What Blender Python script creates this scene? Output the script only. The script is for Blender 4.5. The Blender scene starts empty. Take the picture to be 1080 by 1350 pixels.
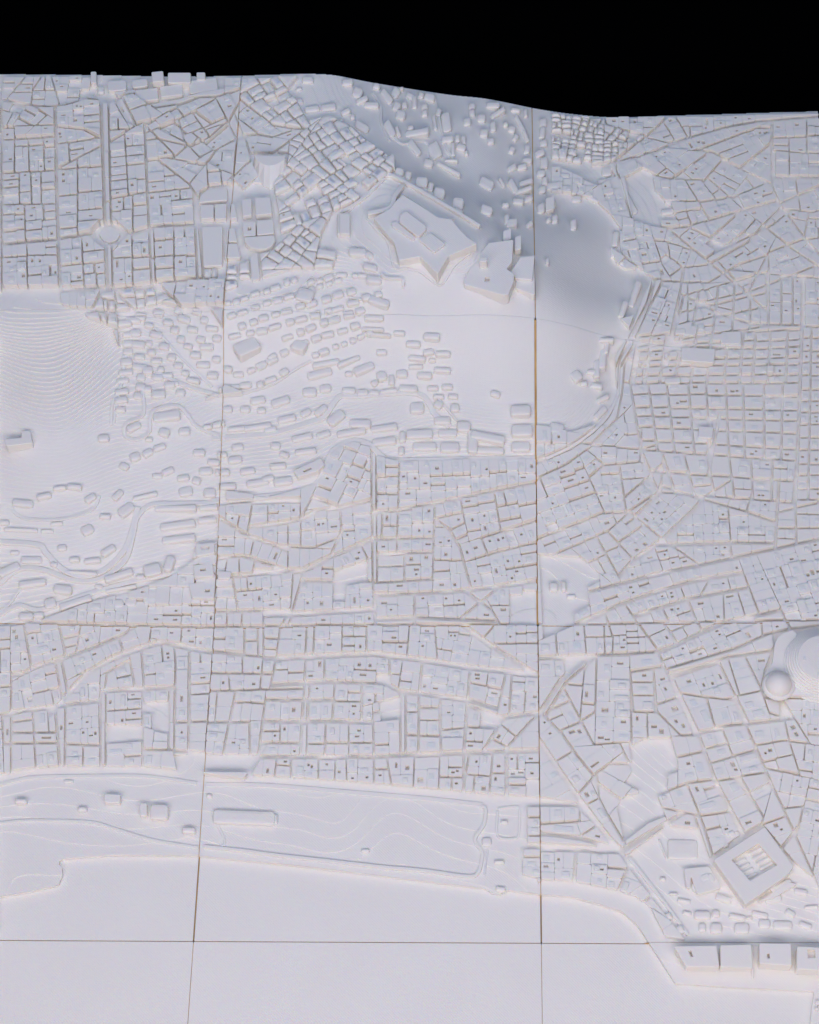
import bpy, math, random
import numpy as np
from mathutils import Matrix, Vector
from mathutils.geometry import delaunay_2d_cdt, tessellate_polygon

random.seed(7)
scene = bpy.context.scene
COL = scene.collection

# ------------------------------------------------------------------ camera
FPX = 2900.0                        # focal length in photo pixels (1080 x 1350)
TH, YA, RO = math.radians(59.9516), math.radians(4.8375), math.radians(-4.3624)
CAM = np.array([0.89259549, -2.07721239, 6.07608461])
def cam_axes():
    c, s = math.cos(YA), math.sin(YA)
    right0 = np.array([c, s, 0.0]); fy = np.array([-s, c, 0.0]); z = np.array([0, 0, 1.0])
    fwd = fy * math.cos(TH) - z * math.sin(TH)
    up0 = fy * math.sin(TH) + z * math.cos(TH)
    c, s = math.cos(RO), math.sin(RO)
    # photo x = c*x0 + s*u0 ; photo up = -s*x0 + c*u0
    return c * right0 + s * up0, -s * right0 + c * up0, fwd
RIGHT, UP, FWD = cam_axes()
cam = bpy.data.cameras.new("camera"); cam_ob = bpy.data.objects.new("camera", cam)
COL.objects.link(cam_ob); scene.camera = cam_ob
cam.sensor_fit = 'VERTICAL'; cam.sensor_height = 36.0; cam.lens = 36.0 * FPX / 1350.0
cam.clip_start = 0.05; cam.clip_end = 100.0
m = Matrix.Identity(4)
for i in range(3):
    m[i][0] = RIGHT[i]; m[i][1] = UP[i]; m[i][2] = -FWD[i]; m[i][3] = CAM[i]
cam_ob.matrix_world = m

# ------------------------------------------------------------------ world, lamps, exposure
world = bpy.data.worlds.new("World"); scene.world = world; world.use_nodes = True
bg = world.node_tree.nodes["Background"]
bg.inputs[0].default_value = (0, 0, 0, 1); bg.inputs[1].default_value = 0.0
def area_lamp(name, loc, target, size, energy, colour):
    l = bpy.data.lights.new(name, 'AREA'); l.shape = 'RECTANGLE'
    l.size, l.size_y = size; l.energy = energy; l.color = colour
    o = bpy.data.objects.new(name, l); COL.objects.link(o); o.location = loc
    d = Vector(target) - Vector(loc); o.rotation_euler = d.to_track_quat('-Z', 'Y').to_euler()
    return o
area_lamp("key_softbox", (0.55, -4.6, 4.7), (0.55, 1.3, 0.1), (12.0, 2.4), 420, (0.935, 0.89, 1.0))
area_lamp("overhead_softbox", (0.45, 1.05, 5.6), (0.45, 1.0, 0.0), (6.0, 4.6), 158, (0.62, 0.70, 1.0))
area_lamp("blue_back_softbox", (0.5, 4.6, 4.2), (0.5, 2.7, 0.2), (5.0, 2.0), 27, (0.32, 0.60, 1.0))
scene.view_settings.view_transform = 'Standard'
scene.view_settings.look = 'None'
scene.view_settings.exposure = 0.0; scene.view_settings.gamma = 1.0
scene.cycles.max_bounces = 12; scene.cycles.diffuse_bounces = 8
scene.cycles.pixel_filter_type = 'BLACKMAN_HARRIS'; scene.cycles.filter_width = 1.5
scene.cycles.use_adaptive_sampling = True; scene.cycles.adaptive_threshold = 0.01

# ------------------------------------------------------------------ materials
def plastic(name, colour, relief=0.25):
    mt = bpy.data.materials.new(name); mt.use_nodes = True
    nt = mt.node_tree; b = nt.nodes["Principled BSDF"]
    b.inputs["Base Color"].default_value = (*colour, 1)
    b.inputs["Roughness"].default_value = 0.5
    b.inputs["Specular IOR Level"].default_value = 0.35
    # the filament lets a little light through, warmer the deeper it goes
    b.subsurface_method = 'RANDOM_WALK' if hasattr(b, "subsurface_method") else None
    b.inputs["Subsurface Weight"].default_value = 0.5
    b.inputs["Subsurface Radius"].default_value = (1.0, 0.62, 0.28)
    b.inputs["Subsurface Scale"].default_value = 0.006
    tc = nt.nodes.new("ShaderNodeTexCoord")
    n1 = nt.nodes.new("ShaderNodeTexNoise"); n1.inputs["Scale"].default_value = 5.0; n1.inputs["Detail"].default_value = 6
    nt.links.new(tc.outputs["Object"], n1.inputs["Vector"])
    # faint shade differences in the filament
    mx = nt.nodes.new("ShaderNodeMixRGB"); mx.inputs[1].default_value = (*[c * 0.965 for c in colour], 1)
    mx.inputs[2].default_value = (*[min(1, c * 1.02) for c in colour], 1)
    nt.links.new(n1.outputs["Fac"], mx.inputs[0]); nt.links.new(mx.outputs[0], b.inputs["Base Color"])
    # raster lines of the nozzle, plus tiny blobs
    wv = nt.nodes.new("ShaderNodeTexWave"); wv.inputs["Scale"].default_value = 75.0
    wv.bands_direction = 'DIAGONAL'; wv.inputs["Distortion"].default_value = 1.2; wv.inputs["Detail"].default_value = 1
    wv.inputs["Detail Scale"].default_value = 2.0
    n2 = nt.nodes.new("ShaderNodeTexNoise"); n2.inputs["Scale"].default_value = 110.0; n2.inputs["Detail"].default_value = 3
    nt.links.new(tc.outputs["Object"], wv.inputs["Vector"]); nt.links.new(tc.outputs["Object"], n2.inputs["Vector"])
    ad = nt.nodes.new("ShaderNodeMath"); ad.operation = 'MULTIPLY_ADD'; ad.inputs[1].default_value = 0.25
    nt.links.new(wv.outputs["Fac"], ad.inputs[0]); nt.links.new(n2.outputs["Fac"], ad.inputs[2])
    bp = nt.nodes.new("ShaderNodeBump"); bp.inputs["Strength"].default_value = relief; bp.inputs["Distance"].default_value = 0.0016
    nt.links.new(ad.outputs[0], bp.inputs["Height"]); nt.links.new(bp.outputs[0], b.inputs["Normal"])
    return mt
PLA = plastic("white_filament", (0.92, 0.865, 0.775), 0.5)
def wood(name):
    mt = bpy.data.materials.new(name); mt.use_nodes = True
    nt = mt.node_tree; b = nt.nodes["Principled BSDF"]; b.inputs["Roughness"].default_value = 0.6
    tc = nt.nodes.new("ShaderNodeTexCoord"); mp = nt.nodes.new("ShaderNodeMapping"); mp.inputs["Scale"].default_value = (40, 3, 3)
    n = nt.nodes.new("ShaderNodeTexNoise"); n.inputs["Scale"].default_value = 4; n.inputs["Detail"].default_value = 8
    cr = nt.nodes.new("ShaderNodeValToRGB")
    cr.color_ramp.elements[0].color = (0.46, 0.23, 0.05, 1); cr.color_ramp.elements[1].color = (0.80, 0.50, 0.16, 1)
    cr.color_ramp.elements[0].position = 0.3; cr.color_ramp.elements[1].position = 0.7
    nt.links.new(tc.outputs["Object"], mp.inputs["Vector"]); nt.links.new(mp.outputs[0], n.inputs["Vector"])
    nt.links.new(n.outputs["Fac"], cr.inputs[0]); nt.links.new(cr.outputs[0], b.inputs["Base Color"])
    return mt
WOOD_AND_SEAM_LIGHT = wood("plywood_and_seam_light")  # wood for the board; its amber also paints seam light on the strips
BLACK = bpy.data.materials.new("black_cloth"); BLACK.use_nodes = True
_b = BLACK.node_tree.nodes["Principled BSDF"]
_b.inputs["Base Color"].default_value = (0.0008, 0.0008, 0.0009, 1); _b.inputs["Roughness"].default_value = 1.0
_b.inputs["Specular IOR Level"].default_value = 0.0
# ------------------------------------------------------------------ survey of the model (photo pixels, height in tile widths)
TERRAIN = """
S 1 0 822 140 826 284 829 500 826 700 825
S 2 0 409 120 409 291 408 400 411 527 414 600 416 708 420 760 431 800 443 830 448 897 458 947 460 1075 466
S 3 0 98 120 99 250 101 440 99 480 107 540 117 600 126 640 130 705 143 760 151 810 155 900 152 1000 149 1080 147
0 1175 .012 80 1150 .012 260 1125 .012 500 1150 .012 650 1170 .012 712 1178 .014 820 1195 .014 860 1245 .014 900 1290 .013 1075 1300 .013 1000 1240 .016
0 1330 .012 500 1330 .012 1070 1345 .012
0 1090 .014 130 1080 .016 300 1100 .015 400 1100 .0165 450 1088 .0185 515 1082 .0145 590 1085 .017 500 1130 .0125 340 1060 .019 0 1030 .021 180 1015 .022 400 1035 .021 600 1045 .02 700 1050 .02
1000 1140 .03 940 1080 .03 870 1040 .028 1060 1060 .045 800 1050 .022
0 950 .024 200 950 .022 400 950 .02 600 950 .02 700 940 .022 800 950 .03 950 950 .05 1060 960 .06
800 830 .03 900 830 .045 1000 820 .05 1070 840 .06
0 760 .08 140 760 .065 284 760 .05 400 760 .04 500 760 .035 700 770 .03 770 770 .035
0 700 .115 100 715 .105 200 700 .095 284 700 .08 400 700 .065 500 700 .05 650 700 .045 800 700 .045 1000 700 .04 1070 700 .04
0 640 .155 150 640 .145 288 650 .11 400 640 .11 470 620 .1 600 620 .085 710 610 .085 800 600 .075 900 620 .05 1060 620 .04
0 580 .19 140 570 .19 200 550 .2 290 560 .165 400 550 .155 500 530 .15 570 530 .135 650 560 .12 720 560 .115 800 540 .09 870 540 .062 1060 540 .042
0 470 .266 80 455 .281 80 490 .262 80 530 .238 80 570 .214 0 520 .235 150 445 .255 160 490 .228 200 480 .232 290 480 .225 400 480 .205 500 470 .2 600 480 .185 710 480 .18 780 480 .13 820 480 .085 900 480 .06 1060 470 .045
0 380 .3 140 380 .3 280 370 .3 0 300 .3 140 315 .3 280 300 .3 0 200 .295 140 200 .292 250 200 .29
340 300 .305 400 300 .31 440 260 .32 400 230 .315 340 220 .3 400 170 .295 330 150 .285 480 230 .325 500 215 .32
545 315 .338 495 290 .34 600 330 .34 560 350 .335 520 370 .325 450 330 .325 460 370 .3 540 385 .3 620 390 .3 650 350 .31 700 360 .275 630 310 .325 540 250 .325 590 280 .325
520 190 .285 560 220 .26 600 240 .24 640 270 .25 680 310 .255 700 320 .245 740 330 .205 760 310 .165 800 340 .125 810 380 .125 760 370 .19 830 330 .095 700 270 .18 740 280 .14 690 240 .165 650 215 .19 620 170 .195 700 200 .13 760 230 .105 800 250 .09
850 170 .055 950 200 .06 1060 200 .07 870 250 .075 950 300 .06 1060 300 .06 850 300 .085 870 370 .08 950 380 .06 1060 380 .055 760 200 .085 800 190 .07
"""
SHORE = "0 1183 40 1176 77 1168 83 1155 82 1145 78 1140 80 1133 150 1128 262 1129 300 1133 400 1143 540 1160 640 1172 648 1178 660 1180 668 1174 712 1180 753 1183 787 1192 820 1203 840 1220 855 1243 874 1272 890 1297 960 1302 1074 1308 1070 1330 1068 1352"
MAP = """
# --- far left quarter on the plateau
c 0 80 3
r 5 -20 170 8 170 8 900
r 5 222 225 228 600 240 900
r 5 403 180 415 560 426 900
r 3 432 185 440 560 448 900
r 3.5 575 275 586 560 602 890
r 2 612 730 618 880
r 4 770 565 782 860
r 2.5 795 575 803 840
r 4 -20 150 100 180 200 192 270 182 340 160 400 165 430 175
r 4 430 180 470 150 530 135 610 195 700 182 800 150 870 150 930 125
r 2.5 0 320 230 310
r 2.5 230 340 410 312
r 2.5 0 455 230 440
r 3 240 430 410 345
r 2.5 240 440 410 425
r 2.5 0 578 225 572
r 5 -20 737 230 715 360 692
r 5 510 690 600 665 780 652 905 640 1080 618
r 2.5 440 330 540 270 575 250 600 245
r 2.5 440 555 580 530 745 512
r 2 640 410 750 495 780 540 790 565
r 2 750 495 830 400 870 345
r 2.5 600 255 720 185 800 150
r 2 590 400 700 385 760 330
r 2 0 790 100 782 230 780
r 2 240 820 420 805
r 2.5 602 790 780 775
r 2.5 448 790 600 780
r 2 528 545 528 640
r 2 525 720 528 890
r 2 690 660 692 860
r 2 30 150 100 70
r 2 125 175 130 120 170 60
r 2 240 190 205 70
r 2 75 235 110 185
r 2 75 235 140 270 190 225 130 185
r 2 280 420 275 330
r 2 8 270 222 265
r 2 60 275 60 420
r 2 115 320 118 440
r 2 175 320 178 440
r 2 310 450 310 590
r 2 80 460 80 575
r 2 125 465 128 575
r 2 165 450 165 575
r 2 500 370 512 560
r 2 535 430 530 545
r 2 100 580 104 715
r 2 295 575 297 690
r 2 110 740 112 895
r 2 330 790 335 895
r 2 230 270 330 280 405 320
r 2 460 180 500 250 545 270
r 2 510 200 545 270
r 2.5 620 280 720 235 850 165
r 2 690 255 750 305
r 2 740 300 880 240
r 2 650 290 760 345 830 310 900 250
r 2 860 165 930 300
r 2 760 200 830 250
r 2 800 390 900 330
r 2 640 330 700 390
r 2 820 400 825 510
r 2 875 430 880 510
o 350 700 395 655 470 650 515 692 475 738 395 740
o 370 55 890 50 890 120 800 135 690 165 605 178 535 122 420 135 400 160 350 140
b 4.5 393 690 408 668 435 659 462 668 477 690 462 712 435 721 408 712
e 373 78 22 44 0 17 ; 628 84 46 40 -4 20 ; 712 82 90 40 1 19 ; 797 74 34 30 0 17 ; 465 108 74 40 -3 12 ; 555 98 62 30 -6 12 ; 582 145 90 46 -5 13 ; 680 128 88 42 -6 13 ; 806 108 112 50 -8 13 ; 400 120 26 30 0 9
p 18 13.5 .2 2.2 .4 -20 150 900 150 900 920 -20 920
# stadium-ended street, curved tower house
c 230 150 4.32
r 3 335 385 410 455 440 560
r 4 340 500 375 700 380 830
r 2.5 370 560 385 700
r 5 550 400 565 560 575 700 540 770
r 3 605 440 625 600
r 4 300 620 375 605 575 602
r 3.5 385 720 420 772 480 782 560 755 578 700
r 3 130 520 160 455 220 428 300 420
r 3 440 490 450 590
r 2.5 465 610 468 700
r 3 360 840 362 900
r 3 480 800 490 905
r 2 430 840 435 905
r 3 390 800 520 790 600 760
r 2.5 340 330 360 150 420 120
r 2.5 330 370 400 300 440 270
r 2.5 410 160 430 230
r 3 420 120 560 140 700 90 780 100
r 2.5 600 200 700 130
r 2.5 650 250 720 230 780 190
r 2 0 180 90 200 130 160
r 2 30 60 60 170 130 240
r 2 90 110 180 180 240 130
r 2 130 40 180 110
r 2 190 230 320 170 470 120
r 2 170 280 260 330 320 350
r 2 70 280 190 300
r 2 400 60 480 120 560 140
r 2 470 0 560 70 700 90
r 2 350 20 380 100
r 2 250 80 310 60 340 0
o 128 530 155 450 220 415 310 410 400 440 440 400 560 400 590 560 610 740 560 790 470 800 400 850 290 880 160 890
b 8 140 515 150 475 185 445 240 432 302 428 302 498 225 505
b 9 150 530 225 525 225 600 150 610
b 9 232 525 300 520 296 606 232 610
b 7.5 158 655 276 648 272 868 168 880
b 9 302 665 345 660 360 735 302 738
b 8 296 750 360 748 378 825 290 832
b 9 318 520 345 520 358 600 318 605
b 10 385 500 440 490 442 585 390 595
b 11 460 490 548 485 558 578 465 590
b 10 390 630 465 622 465 702 395 708 | 420 655 440 653 440 675 420 677
b 11 472 622 565 615 570 690 472 702
b 10 397 716 570 700 575 730 555 760 520 777 470 780 425 765 405 745
o 445 230 652 230 645 300 590 380 540 405 490 370 452 300
# --- ridge: packed rounded houses, hill slope, fort
c 360 80 3
p 17 13 .95 1.7 .02 25 80 60 150 260 230 380 310 480 400 440 460 270 620 190 720 30 760
o 110 60 262 56 600 100 1100 190 1100 900 480 900 330 890 250 760 180 750 195 690 240 600 330 560 445 465 485 440 485 395 385 335 330 285 300 255 225 225 140 245 95 160 60 120
e 138 78 46 26 0 ; 102 115 26 14 -20 ; 95 165 50 24 -10 ; 155 193 60 24 -8 ; 220 187 60 26 -5 ; 295 90 46 24 10 ; 335 130 40 34 30 ; 352 160 50 20 -15 ; 390 180 60 20 8
e 288 205 40 20 -20 ; 315 225 20 20 0 ; 270 247 20 26 0 ; 352 265 60 28 30 ; 450 145 60 26 50 ; 485 130 34 34 40 ; 410 105 30 20 20 ; 505 115 24 12 0 ; 560 170 20 40 0 ; 520 180 24 22 0 ; 545 145 40 20 30
e 585 140 24 20 20 ; 620 150 44 26 20 ; 600 186 26 20 0 ; 600 212 24 22 0 ; 490 185 30 30 30 ; 505 220 40 30 20 ; 655 208 22 26 20 ; 686 250 36 66 -8 ; 570 292 95 22 2 ; 545 270 26 18 0 ; 607 276 28 22 0 ; 640 250 16 50 -8
e 462 275 30 60 -28 ; 495 285 16 40 -20 ; 560 348 24 70 -35 ; 640 360 46 60 -22 ; 690 315 50 24 0 ; 712 355 18 50 0 ; 705 400 54 10 8 ; 615 410 40 26 20 ; 695 432 110 14 32 ; 730 310 20 28 0 ; 755 318 18 34 0 ; 744 346 40 24 20 ; 765 368 16 20 0
e 787 185 28 22 0 ; 787 212 26 24 0 ; 768 246 30 26 0 ; 825 232 34 26 10 ; 870 265 26 34 0 ; 835 290 34 28 10 ; 862 322 28 22 0 ; 870 182 56 20 10 ; 890 212 60 18 -20 ; 945 275 30 22 20 ; 920 255 20 16 0 ; 960 308 20 24 40 ; 945 357 24 24 30 ; 976 252 18 70 -28 ; 960 200 40 14 20 ; 1000 212 16 30 0 ; 1000 300 16 50 -20 ; 1005 355 24 30 10
e 845 490 60 32 30 ; 945 428 36 22 -20 ; 985 425 40 20 0 ; 950 500 24 56 -30 ; 1000 488 56 20 -5 ; 905 485 12 40 -30 ; 990 520 70 16 -5 ; 970 562 46 18 15 ; 1010 552 36 18 0 ; 920 575 30 14 10 ; 1005 400 40 20 10
e 845 597 50 24 25 ; 925 633 20 28 0 ; 945 648 46 24 10 ; 1015 652 28 18 -20 ; 925 706 30 30 10 14 ; 500 445 36 26 20 ; 535 460 26 26 20 ; 588 487 50 28 15 ; 624 505 22 24 20 ; 658 530 46 28 20 ; 732 572 46 30 15 ; 735 600 40 16 30
k 14 .016 470 462 560 510 650 562 740 615 818 664
k 20 .012 445 455 500 470 540 500
k 12 .006 395 130 425 180 430 250 460 320
k 10 .005 470 300 510 330 560 320 610 330 615 390
k 10 .006 640 140 680 330 720 400
k 14 .010 270 605 350 555 440 470
# grassy cells west of the fort
e 335 760 70 34 0 8 ; 385 820 56 30 10 7 ; 380 770 34 26 40 7 ; 285 655 40 80 0 14 ; 262 655 14 80 0 11 ; 400 870 60 34 0 8
k 10 .012 430 850 450 865 510 870 515 900
# --- fort (star shaped) and monastery
c 460 230 4
b:star_fort 12 285 122 345 158 420 205 470 238 545 252 575 290 625 345 678 388 528 445 470 560 375 447 265 470 240 370 205 330 130 240 218 190 250 150
b:fort_hall@star_fort 18 272 228 305 208 408 285 408 305 370 344 345 330 265 262
b:fort_hall@star_fort 16 224 268 250 262 352 345 340 360 230 288
b:fort_hall@star_fort 16 372 360 432 322 510 380 450 428
k 26 .02 100 222 215 195 245 130 285 72
k 9 .005 95 235 150 300 205 360 240 490 310 500 380 520 460 580 500 575 560 480 640 420
k 9 .006 290 108 400 180 480 232 560 240
k 8 .006 550 270 600 330 650 375
k 9 .006 0 200 60 140 150 60 180 20
b:monastery 9.5 738 362 868 378 862 480 832 516 872 548 870 592 842 668 815 674 700 622 608 588 606 556 640 490 682 450 692 410 | 718 548 744 553 742 582 716 577
b 7 905 438 986 448 986 654 970 655 876 600 884 560 850 512
e 835 345 42 48 0 19 ; 892 385 34 60 0 19 ; 710 480 40 24 0 22
b 9 905 450 980 460 968 578 880 556 856 512
# --- far right quarter
c 720 120 3
r 4 250 290 420 245 560 190 700 150 830 125 1090 103
r 3 590 240 700 200 830 150 880 150
r 2.5 330 235 430 155 460 125
r 2.5 390 185 480 210 560 190
r 2 520 120 560 185
r 3 580 240 660 245 760 305 850 350 890 370
r 2.5 770 305 885 215 890 190
r 4 893 140 893 380
r 2.5 905 260 905 340
r 4 890 340 1090 345
r 3 890 370 930 460 1020 580 1090 660
r 3 940 440 1090 375
r 2 940 470 1060 480 1090 470
r 2 620 365 690 280 760 310
r 2 570 300 640 250
r 2 440 340 480 350 620 355
r 2.5 620 440 740 420 860 370
r 2 690 390 780 470
r 2 630 380 680 440
r 2 570 390 620 470 650 520
r 2 560 440 620 440
r 3 340 510 480 545 560 540 760 480 930 430
r 3 340 520 290 350
r 2.5 480 545 620 660 790 800 890 890
r 2 560 540 700 610 760 590 830 510
r 2 640 660 740 590
r 2.5 930 460 870 520 800 600 640 690
r 2 830 510 950 610 1090 705
r 2 820 760 880 640 1010 590 1090 580
r 2 700 540 790 460
r 2 760 600 900 530 960 480
r 2.5 790 800 900 760 1000 720
r 2 800 720 1090 742
r 3 880 660 880 900
r 3 930 740 930 900
r 3 975 740 975 900
r 4 1020 735 1020 900
r 2 640 760 760 690 880 650
r 2 540 700 520 900
r 2 480 740 540 700 640 690
r 2 430 600 460 690 490 740
r 2 480 600 490 660 540 700
r 2 420 590 480 600 600 640
r 3 300 650 430 750 540 760 640 760
r 2 640 830 790 800
r 2 560 820 700 860
r 2 560 770 560 900
r 2 700 700 820 830
r 4 430 750 390 900
r 2.5 410 760 350 900
r 2 960 200 962 330
r 2 900 240 1090 250
r 2 1030 110 1030 200
r 2 230 105 240 140 320 160
r 2 890 190 1090 180
r 2 990 380 1000 440
r 2 1040 480 1020 580
p 11 9 .8 1.8 .02 -20 100 230 100 330 170 330 240 250 290 -20 270
o -40 262 60 280 180 300 232 290 255 310 275 345 205 385 60 310 -40 300
o -40 410 60 405 190 430 260 500 300 560 300 640 250 620 280 690 420 760 340 900 -40 910
o 310 350 385 310 420 330 430 400 460 430 500 470 520 520 345 508
e 240 322 40 34 0 ; 237 358 70 18 -8 ; 320 310 80 36 -20 12 ; 318 420 26 150 -28 ; 262 440 36 90 -25 ; 305 495 30 40 -12 ; 316 540 30 50 0
e 60 340 70 20 10 ; 130 360 50 22 14 ; 30 380 60 26 0 ; 100 395 60 26 12 ; 160 400 60 24 20 ; 120 430 40 24 0 ; 15 460 34 40 0 14 ; 35 512 24 24 0 ; 108 535 26 30 0 ; 10 515 20 14 0 ; 5 680 14 24 0 ; 185 430 50 16 25
e 275 590 26 56 8 ; 268 645 28 36 0 ; 300 685 30 16 35 ; 500 440 60 26 10 ; 480 480 50 22 -5 ; 570 300 40 24 0 ; 370 250 40 20 -10
k 13 .009 295 560 300 620 320 660 430 745
k 12 .007 195 400 240 440 270 490 305 560 298 620
e -12 130 30 30 0 ; -15 170 24 40 10 ; -10 210 30 24 0 ; -25 250 40 24 -10 ; -8 290 30 40 0 ; -20 330 36 24 10 ; -5 360 24 30 0 ; -15 395 30 24 0 ; 20 455 40 24 0 ; -20 470 30 30 0
# --- right middle: corso and the grid of narrow streets
c 720 360 3
p 15 9.5 .1 1.4 .38 280 -300 1090 -300 1090 900 200 900 200 600
o -40 -10 360 -10 430 40 372 70 290 182 330 232 270 350 280 470 255 545 180 612 95 632 -40 600
r 4 430 30 400 130 330 260 290 350 285 480 250 560 190 625 100 690 -10 735
r 2.5 445 70 382 190 345 290 312 350 300 480 280 580 200 660
r 2.5 545 0 490 260 480 380
r 3 520 80 620 130 700 170 800 200 1090 215
r 2.5 330 265 500 290 560 300 690 305
g 2.2 5 3 545 90 870 0 880 210 500 270
r 5 1015 20 1012 215 1005 400 995 690 985 900
g 2.2 2 14 1012 215 1090 215 1090 900 985 900
r 4 655 570 640 710
r 4 690 540 660 700 640 810
r 3 460 770 452 870 420 900
r 2 380 330 385 450
r 3 370 300 345 440
r 2 160 700 230 760 150 830
r 2 0 800 80 760 160 700
r 2 190 680 360 700 410 690
r 2 380 600 370 750 240 760
r 2.5 290 760 310 900
r 2 380 830 450 770
e 225 345 30 90 5 ; 200 385 26 80 0 ; 180 395 40 20 20 ; 120 410 40 50 -30 5 ; 200 450 50 20 20 ; 225 500 50 20 -20 ; 215 555 60 26 -45 ; 240 270 60 20 15 ; 350 90 26 90 22 ; 305 150 26 60 22 ; 240 300 20 60 8 ; 150 440 30 20 0
e 40 620 60 50 20 ; 20 650 50 30 0 ; 90 650 60 24 -20 ; 560 235 70 40 10 12 ; 530 240 40 20 0 12 ; 600 335 130 60 5 14 ; 730 265 80 50 0 12 ; 885 390 26 26 0 18 ; 630 640 56 44 5 16 ; 500 435 60 20 0 14
k 13 .008 428 60 380 180 330 290 292 380 285 480 245 565 190 625 100 690 0 738
c 684 396 2.727
p 34 10 .02 1.2 .35 395 100 1040 90 1040 720 480 700 420 560
g 2.5 11 6 430 130 1015 108 1010 300 400 300
g 2.5 9 6 400 300 1010 300 1000 580 440 540
g 2.4 7 2 440 540 1000 580 985 730 500 690
# --- right, below the corso
c 720 640 3
p 14.5 10.5 .1 1.5 .4 100 -60 1090 -60 1090 690 800 690 100 690
r 4 180 525 300 470 440 420 600 375 780 345 1090 298
r 4 290 392 470 345 620 315 900 255 1090 213
r 3.5 390 505 560 450 700 425 830 400 1090 368
r 4.5 430 665 520 630 600 590 700 545 830 520 930 495 1090 472
r 3 540 712 740 650 890 585
r 4 -10 685 180 676 430 665
r 3 470 755 600 722 720 680 860 660
r 4 285 365 340 300 460 215 590 90 620 55
r 3 450 0 600 50 800 110 915 150
r 2 330 105 460 215 600 310
r 4 460 235 730 228 910 232
r 2 90 250 250 180 330 105
r 2 100 160 215 115 330 105 440 30 455 -10
r 2 190 20 230 110
r 2 240 180 350 300
r 2 205 215 290 370
r 4 920 -10 905 265
r 3 985 60 990 232
r 2 720 100 735 290
r 2 790 110 815 30
r 2 905 172 1090 170
r 2.5 915 108 1090 68
r 2 600 60 720 -10
r 2.5 780 345 840 505
r 2.5 455 480 485 540
r 3 460 535 522 632
r 2 240 530 262 600
r 2 350 530 430 640
r 3 930 495 960 560
r 2.5 580 500 620 590
r 2 150 560 160 680
r 2 230 590 232 670
r 2 265 600 262 670
r 5 -10 880 60 770 150 690 190 676
r 3 10 895 80 780 190 685
r 2 145 800 150 740 175 695
r 2 200 730 198 810
r 3 330 742 480 715
r 3 455 690 550 900
r 2.5 680 695 780 900
r 2 500 765 680 705
r 2 720 690 755 800
r 2 780 665 850 805
r 3 332 740 335 900
r 2 560 830 700 850 850 815
r 2.5 630 830 650 900
r 2 425 740 430 900
r 2 620 420 640 385
r 2 700 430 705 545
r 2 470 590 540 560
r 2.5 850 540 855 590
o -26 278 140 290 210 350 212 380 162 408 172 480 112 515 108 560 -10 612
o 890 588 985 568 1090 555 1090 850 870 850 850 800 862 740 900 640
e 30 405 36 34 0 10 ; 70 402 20 36 0 10 ; 100 440 36 16 0 6 ; 225 425 40 30 10 ; 190 460 36 30 -20
# --- theatre-like hill and the domed church
c 960 800 9
e 890 165 70 26 -4 8
c 720 920 3
p 20 10.5 .12 2.0 .4 -10 -200 1090 -200 1090 480 800 520 640 480 300 600 -10 600
r 5 -10 195 60 300 130 400 250 560 300 610
r 2.5 -10 70 60 140 120 230
r 2 110 40 190 190
r 2 60 130 130 100 190 60
r 2 190 190 290 180 330 260 370 370
r 4 528 -10 600 140 670 330 730 450 765 525
r 2.5 735 -10 790 110 860 270 940 450 1010 600
r 3 420 160 570 150 720 112 790 105 950 85 1090 70
r 2 335 -60 345 60 430 60
r 2 430 -60 440 60 520 140
r 2 860 0 880 60 950 80
r 2 680 330 860 300
r 4 300 605 470 500
r 5 300 620 440 800 520 900 570 952
r 2.5 322 640 440 790
r 4 -10 596 150 600 295 607
r 3 122 605 114 730
r 3 325 670 283 770
r 3 620 500 650 600
r 2.5 600 510 632 605
r 3 655 640 795 840
r 2.5 640 645 750 560 850 505
r 2 850 510 940 620 1090 745
r 3 1022 415 1000 510 960 560
r 2 880 330 940 440 1090 420
r 2 780 340 860 475 850 510
r 2 690 370 760 500
r 3 770 345 800 385
r 2.5 870 280 1000 310 1090 300
r 2 830 190 940 170 1090 190
r 2 940 80 960 170 1000 300
r 2 1030 160 1090 260
r 2 430 390 560 340 690 320
r 2 480 440 620 470 730 450
r 2 560 350 600 450 620 500
r 2 130 380 200 300 250 260 330 260
r 2.5 200 300 210 400 240 460 300 560
r 2 120 230 170 290
r 4 -10 405 110 415 170 470
r 4 -10 540 150 560 260 590
o 330 200 395 165 495 165 520 260 520 295 480 310 480 340 415 375 370 372 310 340 345 290
o 280 432 310 395 400 372 440 395 470 470 400 500 310 570 300 520
o 470 510 600 525 640 645 660 640 790 830 900 800 1000 740 1090 760 1090 972 575 972 440 800 325 640 340 610
o -10 722 100 728 180 745 285 768 350 790 410 830 470 950 545 962 1090 962 1090 1240 -10 1240
o 650 640 850 505 1010 690 790 840
k 12 .006 330 635 400 725 470 815 560 938
# palace and garden, 5x
c 870 1060 5
b:palace 12 350 385 690 155 880 420 835 480 560 680 | 468 382 648 268 772 412 592 522
b 7 158 430 325 412 395 530 400 560 260 600 240 590 205 480 200 560 175 555
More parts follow.
